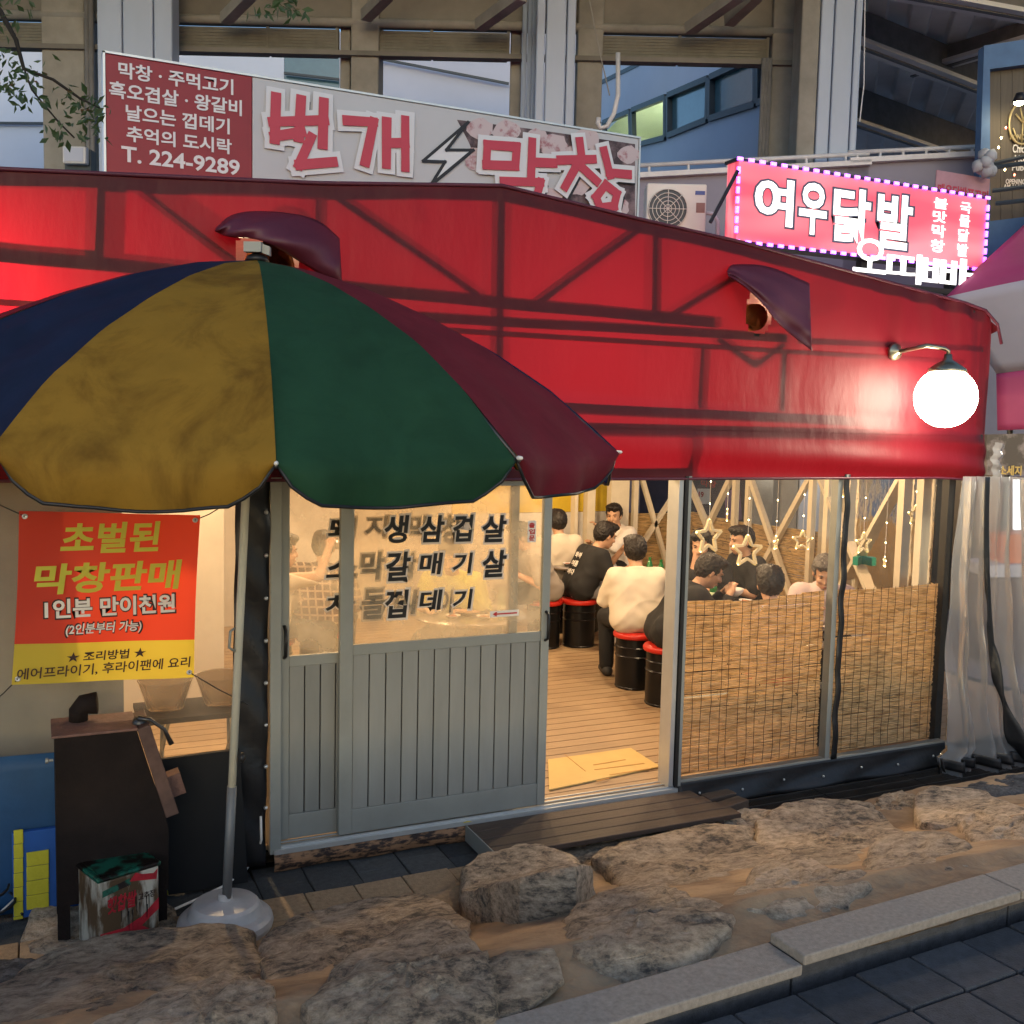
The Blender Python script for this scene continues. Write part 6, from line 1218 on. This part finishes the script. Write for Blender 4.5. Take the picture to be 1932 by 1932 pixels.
# plaid shirt: woven bands from the position
m_plaid = M('plaid_cotton', (.12, .075, .06), .85, var=0); n = m_plaid.node_tree; geo = n.nodes.new('ShaderNodeNewGeometry'); sx = n.nodes.new('ShaderNodeSeparateXYZ'); n.links.new(geo.outputs['Position'], sx.inputs[0]); acc = None
for ax_, sc__ in (('X', 115.), ('Z', 105.)):
    mu = n.nodes.new('ShaderNodeMath'); mu.operation = 'MULTIPLY'; mu.inputs[1].default_value = sc__; n.links.new(sx.outputs[ax_], mu.inputs[0]); si = n.nodes.new('ShaderNodeMath'); si.operation = 'SINE'; n.links.new(mu.outputs[0], si.inputs[0]); gt = n.nodes.new('ShaderNodeMath'); gt.operation = 'GREATER_THAN'; gt.inputs[1].default_value = .72; n.links.new(si.outputs[0], gt.inputs[0])
    if acc is None: acc = gt.outputs[0]
    else: ad = n.nodes.new('ShaderNodeMath'); ad.operation = 'MAXIMUM'; n.links.new(acc, ad.inputs[0]); n.links.new(gt.outputs[0], ad.inputs[1]); acc = ad.outputs[0]
mxr = n.nodes.new('ShaderNodeMix'); mxr.data_type = 'RGBA'; mxr.inputs['A'].default_value = (.12, .075, .06, 1); mxr.inputs['B'].default_value = (.50, .38, .28, 1); n.links.new(acc, mxr.inputs['Factor']); n.links.new(mxr.outputs['Result'], n.nodes['Principled BSDF'].inputs['Base Color'])
SL_ = lambda s_: 'black drum stool with red cushion under '+s_
person('seated man in a cream tee seen from behind in the doorway', (1198, 1040), (.30, 1.), m_cream, m_blackp, 8, -8, 10, {-1: (-.10, .40, .80), 1: (.12, .42, .74)}, h=.008, stool=SL_('the man in the cream tee'), wr=.98, sleeve=.85, slump=.86)
pB, towB, hB = person('seated man in a black tee with white back print facing the table', (1143, 1010), (1., -.05), m_blackt, m_jean, 26, 4, 18, {-1: (.02, .46, .92), 1: (.15, .44, .74)}, h=.008, stool=SL_('the man in the black printed tee'))
# white print on his back
for k, (body_, zz, xx_) in enumerate((('와', .86, -.07), ('아', .86, 0.), ('여', .78, -.07), ('름', .78, 0.), ('바', .70, -.07), ('다', .70, 0.))):
    c = towB(np.array([[xx_, (zz-.56)*.488-.150, zz]]))[0]; Rb = towB(np.array([[1., 0, 0]]))[0]-towB(np.array([[0., 0, 0]]))[0]; text('letter', body_, c+np.array([0, 0, 0]), Rb, nrm(towB(np.array([[0., .44, .9]]))[0]-towB(np.array([[0., 0, 0]]))[0]), .06, .06, m_wink, pB, .03)
person('man in a white shirt with his arm raised at the rear table', (1158, 972), (-.85, -.25), m_whitec, m_blackp, 10, 30, 8, {-1: (-.05, .42, .98), 1: (.16, .36, .8)}, stool=SL_('the man in the white shirt'), longs=True)
person('man in a beige shirt turned away beside the door edge', (1052, 985), (.1, 1.), m_beige, m_blackp, 8, -10, 6, stool=SL_('the man in the beige shirt'), wr=1.)
person('woman with long dark hair holding her hand to her mouth', (1322, 1028), (-.72, -.70), m_blackt, m_blackp, 10, 0, 14, {-1: (-.13, .34, .75), 1: (.02, .20, 1.08)}, hair='long', h=.008, stool=SL_('the long-haired woman'), longs=True)
person('man in a black tee in profile facing the long-haired woman', (1398, 1020), (-1., .12), m_blackt, m_blackp, 6, 0, 4, h=.008, stool=SL_('the man in profile'))
pD, towD, hD = person('man in a black shirt bending over a white bowl', (1340, 1078), (.95, -.25), m_blackt, m_blackp, 34, 0, 26, {-1: (-.06, .50, .86), 1: (.07, .50, .86)}, h=.008, stool=SL_('the man with the bowl'), longs=True, collar=True)
bw_ = towD((hD[-1]+hD[1])[None]/2+np.array([[0, .07, .01]]))[0]; q = B(); q.lathe(bw_, [(.03, -.03), (.06, 0), (.068, .03), (.062, .03), (.05, .0)], 24); tag(q.build('rice_bowl', m_dish, None, True), 'white bowl held by the man in the black shirt', 'bowl')
person('dark-haired man seen from behind above the reed blind', (1453, 1102), (.35, .95), m_pinkish, m_blackp, 10, -14, 8, slump=.78, h=.008, stool=SL_('the man seen from behind'))
person('older man in a pale shirt looking down at his table', (1556, 1080), (-.62, -.78), m_pinkish, m_blackp, 16, 0, 26, slump=.80, hands={-1: (-.12, .36, .75), 1: (.10, .36, .78)}, hairm=m_hairg, h=.008, stool=SL_('the older man'), longs=True, collar=True)
person('man in a plaid shirt seen through the rear sliding door', (612, 1032), (.45, .9), m_plaid, m_blackp, 14, 0, 10, {-1: (-.1, .42, .85)}, stool=SL_('the man in the plaid shirt'), wr=1., longs=True)
person('man in a grey shirt leaning over the table behind the glass', (980, 1012), (-.95, .15), m_greyt, m_blackp, 26, 0, 16, stool=SL_('the man in the grey shirt'), wr=1.)
person('person in a lime tee behind the menu lettering', (850, 1052), (-.55, -.8), m_limec, m_blackp, 14, 0, 14, h=.012, stool=SL_('the person in the lime tee'))
pE, towE, hE = person('person raising a cup at the far table behind the glass', (535, 1040), (.9, .1), m_beige, m_blackp, 8, 0, 4, {1: (.10, .46, 1.16)}, h=.012, stool=SL_('the person raising a cup'))
q = B(); c = towE((hE[1]+np.array([0, .07, .02]))[None])[0]; q.lathe(c, [(.025, -.04), (.032, .04), (.030, .04), (.023, -.035)], 18); tag(q.build('steel_cup', m_steel2, None, True), 'small cup raised behind the left pane', 'cup')
person('person in a dark top standing at the neighbouring stall', (1640, 935), (.4, .9), M('charcoal_cotton', (.07, .07, .075), .85), m_blackp, 4, -20, 4, h=.012, stand=True, wy=8.9)
# ================================================================== lamps inside: bare warm bulbs under the roof
m_pend = ME('pendant_bulb', (1, .72, .38), 8)
bulbs = [(-.35, 5.42, 2.55, 130), (1.0, 6.6, 2.45, 120), (2.9, 6.1, 2.45, 95), (2.4, 8.6, 2.45, 130), (4.5, 6.3, 2.42, 85), (4.6, 8.6, 2.45, 95), (5.6, 7.0, 2.40, 60), (.6, 8.8, 2.45, 50)]
for x, y, z, e in bulbs:
    t = thing('pendant_lamp', 'bare warm bulb hanging under the tent roof', 'lamp', (x, y, z), 'bulbs hanging under the tent roof')
    q = B(); q.lathe((x, y, z+.05), [(.02, 0), (.02, .06), (.008, .07)], 12); q.tube([(x, y, z+.11), (x, y, ztop(x)-.02)], .004, 5); q.build('socket_and_cord', m_black, t)
    l_ = bpy.data.lights.new('bulb_light', 'POINT'); l_.energy = e*.64; l_.color = (1, .72, .41); l_.shadow_soft_size = .035; lo_ = bpy.data.objects.new('bulb_light', l_); COL.objects.link(lo_); lo_.parent = t; lo_.location = (0, 0, -.01)
